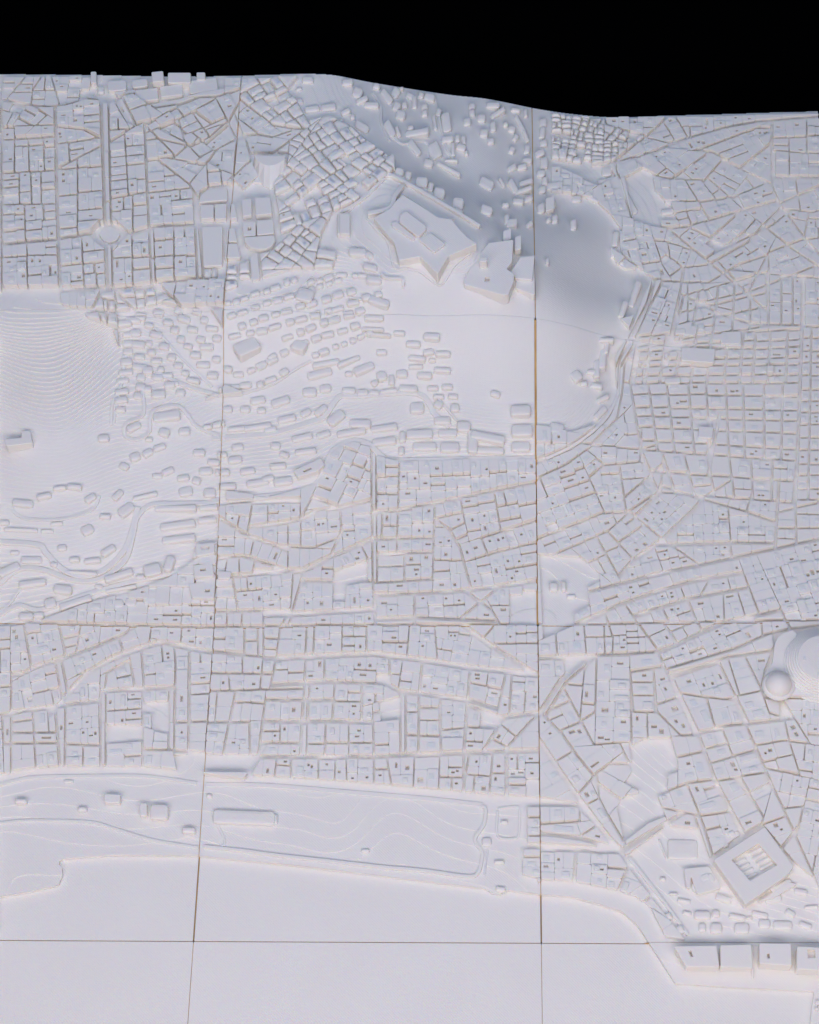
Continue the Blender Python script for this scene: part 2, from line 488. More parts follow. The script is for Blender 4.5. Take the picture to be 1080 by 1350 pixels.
e 300 490 80 60 -25 10 ; 260 545 100 60 -20 9 ; 340 495 26 60 -30 12 ; 420 625 110 44 18 8 ; 90 595 60 16 0 5 ; 160 640 90 30 10 5 ; 20 495 40 30 0 5 ; 280 735 110 56 0 8 ; 370 725 50 50 0 7 ; 510 745 110 36 10 6 ; 280 815 50 60 0 7 ; 370 820 80 70 0 7 ; 540 820 100 70 0 6 ; 660 730 110 40 12 5 ; 750 630 110 46 -15 5 ; 860 720 70 46 30 5 ; 800 540 150 46 -25 6 ; 930 580 90 40 10 6 ; 1000 680 90 24 -5 5 ; 960 800 90 40 20 5 ; 810 800 130 60 0 5 ; 690 790 80 60 0 5 ; 590 755 40 20 0 5
e 405 235 90 110 -8 9 ; 20 300 12 150 -22 4 ; 150 300 200 130 0 4 ; 470 200 50 40 -30 11 ; 130 830 60 60 -30 8 ; 180 720 60 30 10 5 ; 60 740 40 50 -30 8
# quay blocks
b 17 90 948 372 944 390 1085 172 1085 | 185 982 205 978 218 1018 200 1020
b 15 396 940 600 935 610 1090 398 1085
b 19 652 930 860 932 866 1078 652 1066 | 702 1000 718 998 722 1032 704 1034
b 19 900 950 1130 962 1130 1116 895 1102 | 968 970 1018 972 1020 1030 970 1030
e 610 1040 14 220 0 5
e:rubble 1040 1310 30 30 20 6 ; 1052 1340 26 24 -15 5 ; 1036 1352 30 20 5 6
c 0 338 2
o 592 95 760 40 900 50 1000 66 1010 170 960 250 860 290 700 392 588 335
h 24 15 999 600 125 680 100 780 60
h 24 15 999 610 158 700 126 800 95 900 62
h 26 16 999 640 185 740 150 840 120 950 85
h 28 17 999 620 212 700 196 800 165 900 135 1000 100
h 28 18 999 760 215 860 175 960 140
h 28 17 999 690 290 760 250 840 215 960 180
h 28 17 999 620 345 700 335 760 300
h 24 15 999 830 260 900 235 980 200
h 26 16 999 600 300 650 310 720 265
h 24 15 999 820 70 900 50 980 55
e 652 245 66 46 -30 9 ; 790 240 40 34 25 8 ; 805 105 46 36 20 8
o 312 150 420 128 560 150 590 200 590 345 520 392 420 400 340 440 296 440 318 270
h 32 17 0 330 180 338 240 332 300 322 350 314 430
h 34 18 8 352 170 366 240 372 320 362 390
h 30 17 15 372 160 420 220 480 300 540 350
h 30 17 10 420 150 480 220 540 290 570 330
h 30 17 10 470 145 530 220 575 280
h 30 17 8 520 150 560 190 580 230
h 34 19 5 390 300 430 330 500 375
h 34 19 5 385 350 450 378
h 26 15 0 392 230 420 290 470 345
k 7 .004 335 250 318 340 300 440
k 7 .004 410 190 480 270 560 345
# --- left middle hillside
c 0 360 3
r 5 -20 66 110 68 245 66 445 66
r 4 440 62 520 60 650 40 760 30 890 25
r 2.5 470 85 600 230 700 350 800 440 875 480
r 2.5 700 120 760 200 840 310
r 2.5 405 75 360 165
r 2 640 60 690 110
r 2.5 545 360 567 560
r 2 490 230 548 370
r 2.5 330 150 470 155 550 150
r 3 560 150 880 130
r 2 440 215 600 235
r 2 470 300 560 290 640 300
r 2 690 100 700 40
p 13 10 .9 1.8 .02 330 90 880 90 875 480 560 600 450 600
o -20 80 238 85 245 130 325 152 345 185 440 215 478 320 482 430 445 520 440 605 480 640 560 600 570 560 600 520 640 528 780 520 865 490 895 600 895 920 -20 920
e 410 655 46 30 0 ; 650 632 46 36 20 6 ; 730 628 46 30 0 6 ; 590 658 30 20 0 5 ; 632 690 50 26 -20 6 ; 585 712 44 30 -30 6 ; 535 728 44 36 -20 6 ; 492 765 40 30 30 5 ; 665 785 50 26 -25 6 ; 622 803 40 22 0 5 ; 788 712 50 28 5 6 ; 725 812 50 26 -5 6 ; 778 822 36 30 20 5 ; 845 750 50 26 10 6 ; 815 785 56 30 0 6 ; 735 865 56 40 -10 5 ; 830 870 50 40 0 5
e 822 610 36 18 0 ; 660 568 110 40 -5 6 ; 530 610 60 30 -30 6
b 10 20 672 88 660 86 628 120 625 132 682 32 703
k 12 .006 442 605 446 520 485 430 490 330
k 14 .006 565 470 568 560 510 592 492 620 500 650 540 660 590 632 595 575 620 540 700 527 740 560 780 610 870 645
k 16 .007 620 395 740 450 850 482 868 486
# --- left hillside, 3.6x
c 0 560 3.6
o 0 -10 1035 -10 1035 560 930 570 920 650 850 700 780 740 640 790 520 820 380 860 200 930 -10 960
e 285 303 60 22 -5 9 ; 355 298 70 26 8 9 ; 210 342 70 28 -15 9 ; 110 375 100 36 5 8 ; 430 350 60 36 -35 6 ; 560 335 60 34 -50 6 ; 690 340 120 22 -12 6 ; 600 405 84 50 -40 6 ; 500 437 54 24 5 7 ; 415 500 60 50 -30 5 ; 295 585 46 34 -10 5 ; 515 600 76 36 -35 8 ; 440 648 80 26 -5 8 ; 355 642 50 26 0 8 ; 258 665 36 26 20 8 ; 380 706 170 18 6 6 ; 150 642 100 36 0 5 ; 70 608 44 18 0 6 ; 270 470 60 20 -4 5 ; 100 500 160 20 2 6 ; 225 505 60 18 0 5 ; 20 465 50 26 0 6
e 835 400 200 30 2 8 ; 990 395 90 28 -3 8 ; 845 480 170 36 -6 8 ; 850 545 160 34 -5 8 ; 985 455 90 28 -3 9 ; 155 755 130 34 -8 9 ; 300 785 90 44 10 9 ; 565 720 140 34 -18 10 ; 725 695 84 60 -15 10 ; 805 665 44 80 15 10 ; 665 725 40 24 10 8 ; 735 820 110 70 -8 10 ; 560 855 60 46 -5 10 ; 622 848 56 44 5 10 ; 575 780 150 18 -10 8 ; 360 845 160 34 -18 9 ; 240 850 56 50 -20 9 ; 125 912 70 36 0 9 ; 185 905 50 30 0 9 ; 580 925 86 36 0 9 ; 45 690 110 40 -28 8 ; 835 790 60 60 20 9 ; 720 900 120 40 -14 9 ; 865 865 70 30 10 9 ; 470 770 40 24 20 6
b 11 930 572 1020 565 1022 620 935 635 | 955 588 995 584 996 600 958 606
b 12 920 672 1010 662 1020 730 925 738 | 952 692 980 690 980 704 954 706
b 12 895 758 1022 752 1026 838 915 836 | 975 792 1000 790 1000 806 976 808
b 11 1036 700 1100 705 1095 740 1036 740
k 26 .007 655 395 630 500 590 600 500 690 400 722 300 690 220 610 180 572 0 558
k 22 .008 0 760 90 690 200 690 330 735 430 745 520 712 600 640 635 520 655 440 720 384 830 378 1030 376
k 16 .004 60 410 120 445 220 452 330 442 440 400 472 340
k 22 .007 0 905 90 860 200 880 420 805 640 745 830 705 925 650
k 18 .006 640 925 760 855 870 840 930 850 1030 852
k 12 .006 0 890 50 850 90 790 150 745 220 740
# --- left below the tile seam
c 0 640 3
r 5 195 910 240 860 300 790 360 730 440 690 540 650 650 620 820 660 880 668
r 4 -20 755 100 745 140 720 240 690 380 640 500 590 530 560
r 3 395 800 397 900
r 2 -10 600 120 570
r 3 225 725 247 840
r 3 255 745 270 825
r 3 515 690 535 800
r 3 560 650 572 820
r 3.5 670 810 668 905
r 3 695 745 690 905
r 3.5 750 640 750 905
r 4 395 815 560 805 690 800
r 3 415 810 425 740 500 700 530 690
r 2.5 465 590 490 660
r 2.5 235 555 262 680
r 2.5 95 550 110 640 130 745
r 2.5 845 665 1090 682
r 2.5 845 745 1060 748
r 2.5 840 815 1060 810
r 3 968 575 968 672
r 3 1020 560 1022 672
r 2.5 1043 520 1043 680 1030 800
r 2 960 675 960 745
r 2 905 745 910 815
r 3 860 500 1090 495
r 3 870 130 960 190 1090 240
r 3 868 285 960 280 1090 322
r 3 865 365 1090 350
r 2.5 920 360 942 500
r 2.5 960 495 955 570
r 3 870 70 1090 62
r 2.5 900 500 898 560
r 2 980 190 1000 70
r 2 1000 240 990 290
r 2 900 280 890 365
r 2 1010 300 1000 350
r 2 690 640 695 700
r 2 590 640 600 560
r 2 720 560 715 645
r 2 320 560 300 670
# --- centre
c 360 640 3
r 3 390 -60 395 380 405 560
r 2 408 -60 412 380
r 3 435 40 432 150
r 2.5 498 -10 490 270
r 3 640 85 632 390
r 3 520 270 520 385
r 3 690 165 740 250 775 380
r 2 690 165 640 130
r 4 -10 60 120 60 230 -10
r 3 -10 155 100 140 180 95 260 90 390 60
r 3 265 90 272 180 230 280 140 325
r 4 -10 340 140 340 230 285 390 215
r 2.5 20 240 160 250 260 210
r 2 60 150 60 340
r 2 110 60 110 240
r 3 395 215 540 210 635 210
r 3 410 272 640 265
r 3 400 390 640 372
r 4 390 435 560 430 760 418 900 400 1040 378
r 5 -10 515 200 505 400 490
r 4 400 530 560 525 765 535
r 3.5 560 430 560 560
r 3 408 430 406 560
r 3 120 340 85 480 60 570
r 2.5 80 360 72 480 30 570
r 3 100 378 240 382 390 385
r 3 390 105 500 100 640 72 740 50 1040 -10
r 2.5 870 195 1040 140
r 2.5 780 300 900 260 1040 230
r 2 820 200 850 280 780 300
r 2 880 60 900 180
r 2 740 50 760 150 700 180
r 4 760 560 870 640 1050 755
r 3 740 530 850 440 900 400
r 3 765 420 870 500 900 560
r 3 135 560 130 660 120 910
r 2.5 30 560 5 740 -10 790
r 3 165 560 160 672
r 3 370 560 370 672
r 2 275 565 272 672
r 5 -20 688 140 680 400 668 480 680 590 692 780 722 1000 745 1050 750
r 4 -20 793 180 777 300 780 450 785 500 815 580 825 770 850 890 885
r 3.5 462 680 462 790
r 3 592 690 577 825
r 3.5 780 722 765 910
r 3.5 925 735 890 890
r 3 245 780 238 910
r 3.5 352 780 350 910
r 3 145 780 140 910
r 3.5 525 820 525 910
r 3.5 662 838 660 910
r 2.5 577 825 575 910
r 3.5 -20 850 240 850
r 3 205 680 203 778
r 3 942 790 935 895
r 2 640 560 650 690
r 2 540 565 530 680
o 240 345 375 300 375 385 290 400 286 460 238 460
o 930 452 1042 424 1042 552 930 552
# --- middle hillside
c 360 360 3
p 13 9 .9 2.8 .02 -240 -20 290 20 330 80 200 110 340 200 345 330 140 350 80 390 -70 470 -240 300
o 130 -10 1040 -10 1040 700 1040 735 700 740 480 745 430 730 380 690 320 668 262 690 230 720 180 830 -10 890 -240 850 -240 640 -240 500 -60 480 80 385 140 345 345 325 340 205 300 150 200 115 320 85 290 30
e 185 400 100 30 -15 ; 210 360 110 24 -12 ; 360 380 86 34 -25 ; 300 400 30 20 0 ; 145 473 56 34 0 ; 207 458 46 32 -10 ; 300 352 96 20 -25 ; 430 315 42 24 0 ; 395 225 90 14 2 ; 410 247 116 14 5 ; 400 180 76 26 0 ; 420 118 84 36 20 9 ; 500 240 46 20 5 ; 555 283 58 28 5 ; 628 255 66 32 5 9 ; 615 315 44 28 -10 ; 672 322 60 24 0 9 ; 570 340 70 24 10 ; 630 347 28 16 0 ; 670 387 68 22 5 9 ; 565 372 56 18 0 ; 600 407 60 30 5 ; 510 400 46 34 0 ; 430 410 40 42 -20 ; 402 437 28 24 -40 ; 470 425 24 46 0
e 300 467 54 24 5 ; 632 457 44 20 0 ; 690 452 44 24 0 ; 655 490 44 18 0 ; 712 490 40 22 0 ; 355 475 44 28 0 ; 402 475 40 22 10 ; 460 468 66 18 -5 ; 535 460 76 28 8 ; 570 535 56 46 0 ; 655 522 36 34 30 ; 720 535 36 36 0 ; 670 585 66 32 0 ; 30 510 76 32 -20 ; 190 545 56 28 -40 ; 130 555 46 26 -30 ; 55 578 74 26 -12 ; 250 575 76 42 -40 ; 345 598 86 34 5 ; 310 632 116 26 -8 ; 440 615 106 26 -5 ; 115 652 84 26 -12 ; 200 640 56 24 -20 ; 10 685 40 28 0 ; 45 720 38 22 20 ; 130 708 86 22 -5 ; 285 735 56 36 -25 ; 340 695 36 24 0 ; 360 735 56 22 0 ; 20 765 66 24 -5
e 440 668 96 30 -5 ; 580 640 106 36 0 9 ; 690 635 76 32 0 ; 755 610 54 44 0 9 ; 880 480 40 26 20 7 ; 850 655 140 34 12 10 ; 600 688 96 34 0 ; 512 650 26 46 0 ; 508 705 24 34 0 ; 700 692 76 40 0 9 ; 980 550 80 46 0 11 ; 985 628 84 50 0 10 ; 980 690 76 40 0 9 ; 855 705 120 26 2 9 ; 790 670 40 100 0 8
e -60 505 60 30 -10 ; -45 545 34 24 0 ; -110 540 40 26 0 ; -180 540 40 26 0 ; -60 610 110 22 -8 ; -145 618 70 20 -4 ; -215 600 50 24 -10 ; -140 690 46 26 -8 ; -10 620 50 22 -10 ; -150 740 56 28 -6 ; -200 790 60 26 0 ; -100 785 60 26 -8 ; -60 830 90 26 -10 ; -180 845 70 26 0 ; -20 815 50 24 -20 ; 40 825 76 34 -8 ; -200 720 40 22 0
b 8 82 785 190 735 205 765 180 790 100 815 | 118 788 150 774 156 782 124 796
k 22 .006 -240 655 -120 648 0 636 150 592 205 568 262 492 330 488 570 478 640 560 700 610
k 24 .008 -240 905 0 884 120 860 182 828 230 722 262 690 320 667 380 682 430 728 480 745 700 742 1038 738
k 10 .006 -240 490 -120 478 0 440 90 382 150 350
k 8 .006 300 98 380 106 430 60
k 8 .006 640 480 680 530 730 590
# --- lower left blocks and park
c 0 920 3
r 6 -20 322 100 295 250 285 350 285 570 285 700 300 815 322
r 3 10 60 14 190
r 3 45 -10 45 290
r 3.5 220 50 240 280
r 3 260 50 258 280
r 4 397 -10 400 280
r 2.5 420 -10 420 280
r 3.5 565 -10 565 280
r 3.5 670 -10 668 210
r 2.5 693 -10 690 210
r 3.5 750 -10 745 230
r 4 -10 72 100 50 260 30
r 2.5 45 140 235 140
r 2.5 260 185 397 190
r 3 420 112 565 116
r 2.5 570 60 670 60
r 2.5 690 100 815 95
r 2.5 -10 182 240 182
r 3 815 100 1000 95
r 3 830 230 1030 232
r 3 930 -10 905 110 880 240
r 3 987 90 990 232
r 3.5 1052 -10 1022 235
r 4 1032 232 985 310
r 2.5 860 -10 850 100
r 2.5 570 205 745 212 815 220
r 2.5 130 50 145 290
r 2 190 50 195 140
r 2 330 190 330 285
o -20 305 100 302 250 292 570 290 700 305 815 325 1090 355 1090 1400 -20 1400
o 430 126 558 124 558 198 480 205 432 160
o 600 60 663 60 663 130 640 140 602 130
o 690 232 820 225 1010 245 985 300 820 300 700 285
e 85 412 46 20 2 11 ; 327 442 36 20 0 9 ; 447 404 62 34 3 13 ; 570 447 28 50 0 13 ; 632 455 72 60 2 11 ; 748 527 52 24 2 11 ; 828 388 22 16 0 6 ; 272 332 40 12 0 4
e 610 240 60 50 0 5
k 10 .004 0 497 100 487 250 487 370 494 450 517 600 562 750 588 785 592
k 14 .004 0 345 120 318 300 312 570 312 780 340
# --- lower centre blocks and park
c 360 920 3
r 6 -20 325 300 345 600 372 855 395 1050 408
r 4 -20 95 240 95 395 97
r 4 -20 235 380 235 560 228 750 220 860 215 1045 210
r 4 120 -10 108 240
r 2.5 138 10 132 240
r 3.5 240 -10 236 97
r 3 210 95 205 240
r 4 352 -10 350 97
r 3 395 60 400 240 400 360
r 3.5 503 -10 505 235
r 3 525 -10 525 235
r 3.5 578 -10 575 235
r 3.5 662 -10 665 230
r 4 768 20 755 220 755 390
r 4.5 925 210 925 402
r 3 870 215 855 395
r 3 72 235 72 340
r 3 915 210 1020 95 1050 70
r 3 845 190 920 70
r 4 770 32 900 80 1035 62
r 3 395 62 503 40
r 2.5 525 150 665 155
r 2 300 97 300 235
r 2 210 180 395 180
r 2 665 130 760 120
r 2.5 -10 180 115 180
r 2 30 95 28 180
r 2 525 60 578 60
r 2.5 578 40 662 40
r 2 450 235 470 355
r 2 560 228 555 370
r 2 660 225 655 378
r 2 290 235 292 345
r 2 180 235 180 340
o -20 340 300 362 600 385 850 408 890 408 985 412 985 580 960 690 985 705 1045 715 1045 1400 -20 1400
o 420 20 495 0 495 92 430 98
e 365 605 34 16 0 5 ; 10 480 20 40 0 5 ; 845 570 40 36 0 5 ; 895 650 40 16 0 6 ; 900 757 40 22 5 6 ; 915 492 30 16 0 6
e:long_hall -114 475 246 54 2 9
k 9 .0035 -220 500 -190 570 -210 592
k 12 .006 -270 590 -100 608 0 622 250 650 450 672 600 685 770 708 812 692 826 640 826 610 800 570 806 545 835 500 840 440 820 432
k 18 .004 -265 345 0 350 300 375 600 400 830 425
k 7 .003 835 700 845 640 848 600
k 8 .004 890 440 960 432 974 450 972 540 950 558 900 556 885 530 888 450
# --- by the square, 4.5x
c 600 1030 4.5
r 4.5 420 120 422 385
r 4.5 402 390 388 590
r 5 380 388 500 385 720 405 980 412
r 5 722 405 706 600
r 4 425 140 740 142
r 2.5 740 142 740 270
r 2.5 495 320 750 330 760 360
r 2 600 250 740 240
r 2.5 60 -20 40 95
r 3 300 -60 300 100
o -20 100 300 120 412 130 412 380 380 580 360 600 480 610 700 615 960 680 960 760 -20 760
k 6 .004 188 420 178 560
"""
# ------------------------------------------------------------------ projection and terrain
def project(P):
    d = np.asarray(P, float) - CAM
    w = d @ FWD
    return np.stack([540 + FPX * (d @ RIGHT) / w, 675 - FPX * (d @ UP) / w], -1)
def ray(px, py):
    d = FWD + RIGHT * ((px - 540) / FPX) - UP * ((py - 675) / FPX)
    return d
def at_height(px, py, h):
    d = ray(px, py); t = (h - CAM[2]) / d[2]
    return CAM[0] + d[0] * t, CAM[1] + d[1] * t
def at_depth(px, py, v):          # point of the plane y = v under a pixel
    d = ray(px, py); t = (v - CAM[1]) / d[1]
    return CAM[0] + d[0] * t, v, CAM[2] + d[2] * t

def fit_terrain():
    pts = []
    for line in TERRAIN.strip().splitlines():
        f = [float(x) for x in line.replace('S', '').split()]
        if line[0] == 'S':
            v = f[0]
            for i in range(1, len(f), 2):
                u, vv, h = at_depth(f[i], f[i + 1], v); pts.append((u, v, max(h, 0.008)))
        else:
            for i in range(0, len(f), 3):
                u, v = at_height(f[i], f[i + 1], f[i + 2]); pts.append((u, v, f[i + 2]))
    P = np.array(pts); n = len(P)
    def phi(r2): return np.where(r2 > 1e-12, 0.5 * r2 * np.log(np.maximum(r2, 1e-12)), 0.0)
    D = ((P[:, None, :2] - P[None, :, :2]) ** 2).sum(-1)
    A = np.zeros((n + 3, n + 3)); A[:n, :n] = phi(D) + np.eye(n) * 8e-4
    A[:n, n] = 1; A[:n, n + 1:] = P[:, :2]; A[n, :n] = 1; A[n + 1:, :n] = P[:, :2].T
    sol = np.linalg.solve(A, np.concatenate([P[:, 2], [0, 0, 0]]))
    us = np.linspace(-1.02, 2.02, 381); vs = np.linspace(-0.35, 3.03, 423)
    U, V = np.meshgrid(us, vs)
    Q = np.stack([U.ravel(), V.ravel()], 1); Z = np.empty(len(Q))
    for i in range(0, len(Q), 20000):
        q = Q[i:i + 20000]
        Z[i:i + 20000] = phi(((q[:, None] - P[None, :, :2]) ** 2).sum(-1)) @ sol[:n] + sol[n] + q @ sol[n + 1:]
    return us, vs, np.clip(Z.reshape(U.shape), 0.011, 0.42)
US, VS, HG = fit_terrain()
DU, DV = US[1] - US[0], VS[1] - VS[0]
def height(u, v):
    x = min(max((u - US[0]) / DU, 0), len(US) - 1.001); y = min(max((v - VS[0]) / DV, 0), len(VS) - 1.001)
    i, j = int(x), int(y); a, b = x - i, y - j
    return (HG[j, i] * (1 - a) + HG[j, i + 1] * a) * (1 - b) + (HG[j + 1, i] * (1 - a) + HG[j + 1, i + 1] * a) * b
def heights(u, v):
    x = np.clip((u - US[0]) / DU, 0, len(US) - 1.001); y = np.clip((v - VS[0]) / DV, 0, len(VS) - 1.001)
    i = x.astype(int); j = y.astype(int); a = x - i; b = y - j
    return (HG[j, i] * (1 - a) + HG[j, i + 1] * a) * (1 - b) + (HG[j + 1, i] * (1 - a) + HG[j + 1, i + 1] * a) * b
GY, GX = np.gradient(HG, DV, DU)
SLOPE = np.sqrt(GX ** 2 + GY ** 2)
def ground(px, py, lift=0.0):     # where a photo pixel meets the terrain (raised by lift)
    d = ray(px, py); n = d / -d[2]
    lo = CAM[2] - 0.45
    t = lo; step = 0.004
    prev = t
    while t < CAM[2] + 0.1:
        p = CAM + n * t
        if p[2] <= height(p[0], p[1]) + lift:
            a, b = prev, t
            for _ in range(8):
                mdl = 0.5 * (a + b); p = CAM + n * mdl
                if p[2] <= height(p[0], p[1]) + lift: b = mdl
                else: a = mdl
            return (p[0], p[1])
        prev = t; t += step
    return (p[0], p[1])

# ------------------------------------------------------------------ plane geometry helpers
def area(p):
    s = 0.0
    for i in range(len(p)):
        x0, y0 = p[i - 1]; x1, y1 = p[i]; s += x0 * y1 - x1 * y0
    return s / 2
def centroid(p):
    a = area(p)
    if abs(a) < 1e-12: return (sum(q[0] for q in p) / len(p), sum(q[1] for q in p) / len(p))
    cx = cy = 0.0
    for i in range(len(p)):
        x0, y0 = p[i - 1]; x1, y1 = p[i]; k = x0 * y1 - x1 * y0
        cx += (x0 + x1) * k; cy += (y0 + y1) * k
    return (cx / (6 * a), cy / (6 * a))
def inside(pt, poly):
    x, y = pt; r = False; j = len(poly) - 1
    for i in range(len(poly)):
        xi, yi = poly[i]; xj, yj = poly[j]
        if (yi > y) != (yj > y) and x < (xj - xi) * (y - yi) / (yj - yi) + xi: r = not r
        j = i
    return r
def inset(poly, offs):
    """Offset every edge of a counter-clockwise polygon inwards by its own amount."""
    n = len(poly)
    E = []
    for i in range(n):
        (x0, y0), (x1, y1) = poly[i], poly[(i + 1) % n]
        L = math.hypot(x1 - x0, y1 - y0)
        if L < 1e-6: continue
        dx, dy = (x1 - x0) / L, (y1 - y0) / L
        o = offs[i]
        E.append((x0 - dy * o, y0 + dx * o, dx, dy, x1 - dy * o, y1 + dx * o))
    def meet(a, b):
        c = a[2] * b[3] - a[3] * b[2]
        if abs(c) < 0.12: return ((a[4] + b[0]) / 2, (a[5] + b[1]) / 2)
        t = ((b[0] - a[0]) * b[3] - (b[1] - a[1]) * b[2]) / c
        return (a[0] + a[2] * t, a[1] + a[3] * t)
    for _ in range(n):
        k = len(E)
        if k < 3: return None
        V = [meet(E[i - 1], E[i]) for i in range(k)]
        worst, wi = 0.0004, -1
        for i in range(k):
            a, b = V[i], V[(i + 1) % k]
            l = (b[0] - a[0]) * E[i][2] + (b[1] - a[1]) * E[i][3]
            if l < worst: worst, wi = l, i
        if wi < 0: return V
        E.pop(wi)
    return None
def clip_half(poly, px, py, nx, ny):
    out = []; n = len(poly)
    for i in range(n):
        a, b = poly[i], poly[(i + 1) % n]
        da = (a[0] - px) * nx + (a[1] - py) * ny; db = (b[0] - px) * nx + (b[1] - py) * ny
        if da >= 0: out.append(a)
        if (da > 0) != (db > 0) and abs(da - db) > 1e-12:
            t = da / (da - db); out.append((a[0] + (b[0] - a[0]) * t, a[1] + (b[1] - a[1]) * t))
    q = []
    for p in out:
        if not q or math.hypot(p[0] - q[-1][0], p[1] - q[-1][1]) > 2e-4: q.append(p)
    while len(q) > 2 and math.hypot(q[0][0] - q[-1][0], q[0][1] - q[-1][1]) < 2e-4: q.pop()
    return q
def box_of(poly):
    best = None
    for i in range(len(poly)):
        (x0, y0), (x1, y1) = poly[i - 1], poly[i]
        L = math.hypot(x1 - x0, y1 - y0)
        if L < 0.004: continue
        dx, dy = (x1 - x0) / L, (y1 - y0) / L
        s = [p[0] * dx + p[1] * dy for p in poly]; t = [-p[0] * dy + p[1] * dx for p in poly]
        w, h = max(s) - min(s), max(t) - min(t)
        if best is None or w * h < best[0]: best = (w * h, dx, dy, min(s), max(s), min(t), max(t))
    return best
def bsp(poly, target, R, out, gap_p, gap_w):
    A = abs(area(poly)); b = box_of(poly)
    if b is None or A < 0.00004: return
    _, dx, dy, s0, s1, t0, t1 = b
    w, h = s1 - s0, t1 - t0
    if A < target * R.uniform(0.8, 1.9) or max(w, h) < 0.022:
        if min(w, h) > 0.0055: out.append(poly)
        return
    f = R.uniform(0.36, 0.64)
    if w < h: dx, dy, s0, s1 = -dy, dx, t0, t1
    if gap_p > 0.6:
        r_ = R.uniform(-.16, .16); mid = centroid(poly); o_ = mid[0] * dx + mid[1] * dy
        dx, dy = dx * math.cos(r_) - dy * math.sin(r_), dx * math.sin(r_) + dy * math.cos(r_)
        n_ = mid[0] * dx + mid[1] * dy; s0, s1 = s0 - o_ + n_, s1 - o_ + n_
    s = s0 + (s1 - s0) * f
    gp = gap_p * (2.4 if abs(dy) > 0.75 else 0.7)          # passages run mostly across, as on the model
    g = gap_w * (1.7 if abs(dy) > 0.75 and gap_p < .6 else 1) * R.uniform(0.7, 1.4) / 2 if R.random() < gp else 0.0001
    bsp(clip_half(poly, dx * (s + g), dy * (s + g), dx, dy), target, R, out, gap_p, gap_w)
    bsp(clip_half(poly, dx * (s - g), dy * (s - g), -dx, -dy), target, R, out, gap_p, gap_w)
def split_reflex(poly, wd, depth=0):
    """Cut a concave polygon into nearly convex ones with chords from its inward corners; wd: street half-width per edge."""
    n = len(poly)
    if n < 4 or depth > 14: return [(poly, wd)]
    worst, wi = 0.32, -1
    for i in range(n):
        a, p, b = poly[i - 1], poly[i], poly[(i + 1) % n]
        t = math.atan2((p[0] - a[0]) * (b[1] - p[1]) - (p[1] - a[1]) * (b[0] - p[0]), (p[0] - a[0]) * (b[0] - p[0]) + (p[1] - a[1]) * (b[1] - p[1]))
        if -t > worst: worst, wi = -t, i
    if wi < 0: return [(poly, wd)]
    a, p, b = poly[wi - 1], poly[wi], poly[(wi + 1) % n]
    best = None
    for d in ((p[0] - a[0], p[1] - a[1]), (p[0] - b[0], p[1] - b[1])):
        L = math.hypot(*d)
        if L < 1e-9: continue
        dx, dy = d[0] / L, d[1] / L
        for k in range(n):
            if k in (wi, (wi - 1) % n): continue
            q, r = poly[k], poly[(k + 1) % n]; ex, ey = r[0] - q[0], r[1] - q[1]; den = dx * ey - dy * ex
            if abs(den) < 1e-12: continue
            t = ((q[0] - p[0]) * ey - (q[1] - p[1]) * ex) / den; s_ = ((q[0] - p[0]) * dy - (q[1] - p[1]) * dx) / den
            if t > 1e-5 and -1e-9 <= s_ <= 1 + 1e-9 and (best is None or t < best[0]): best = (t, k, (p[0] + dx * t, p[1] + dy * t))
    if best is None: return [(poly, wd)]
    _, k, h = best
    idx = [(wi + c) % n for c in range(n)]; kk = idx.index(k)
    A_ = [poly[c] for c in idx[:kk + 1]] + [h]; WA = [wd[c] for c in idx[:kk + 1]] + [0.0003]
    B_ = [h] + [poly[c] for c in idx[kk + 1:]] + [p]; WB = [wd[k]] + [wd[c] for c in idx[kk + 1:]] + [0.0003]
    out = []
    for q, w in ((A_, WA), (B_, WB)):
        c, cw = [], []
        for v, x in zip(q, w):
            if not c or math.hypot(v[0] - c[-1][0], v[1] - c[-1][1]) > 3e-4: c.append(v); cw.append(x)
            else: cw[-1] = x
        if len(c) >= 3 and area(c) > 0.00003: out += split_reflex(c, cw, depth + 1)
    return out
def turning(poly):
    s = 0.0
    for i in range(len(poly)):
        a, p, b = poly[i - 1], poly[i], poly[(i + 1) % len(poly)]
        s += abs(math.atan2((p[0] - a[0]) * (b[1] - p[1]) - (p[1] - a[1]) * (b[0] - p[0]), (p[0] - a[0]) * (b[0] - p[0]) + (p[1] - a[1]) * (b[1] - p[1])))
    return s
def simple(p):
    n = len(p)
    def o(a, b, c): return (b[0] - a[0]) * (c[1] - a[1]) - (b[1] - a[1]) * (c[0] - a[0])
    for i in range(n):
        a, b = p[i], p[(i + 1) % n]
        for j in range(i + 2, n):
            if i == 0 and j == n - 1: continue
            c, d = p[j], p[(j + 1) % n]
            if o(a, b, c) * o(a, b, d) < 0 and o(c, d, a) * o(c, d, b) < 0: return False
    return area(p) > 0
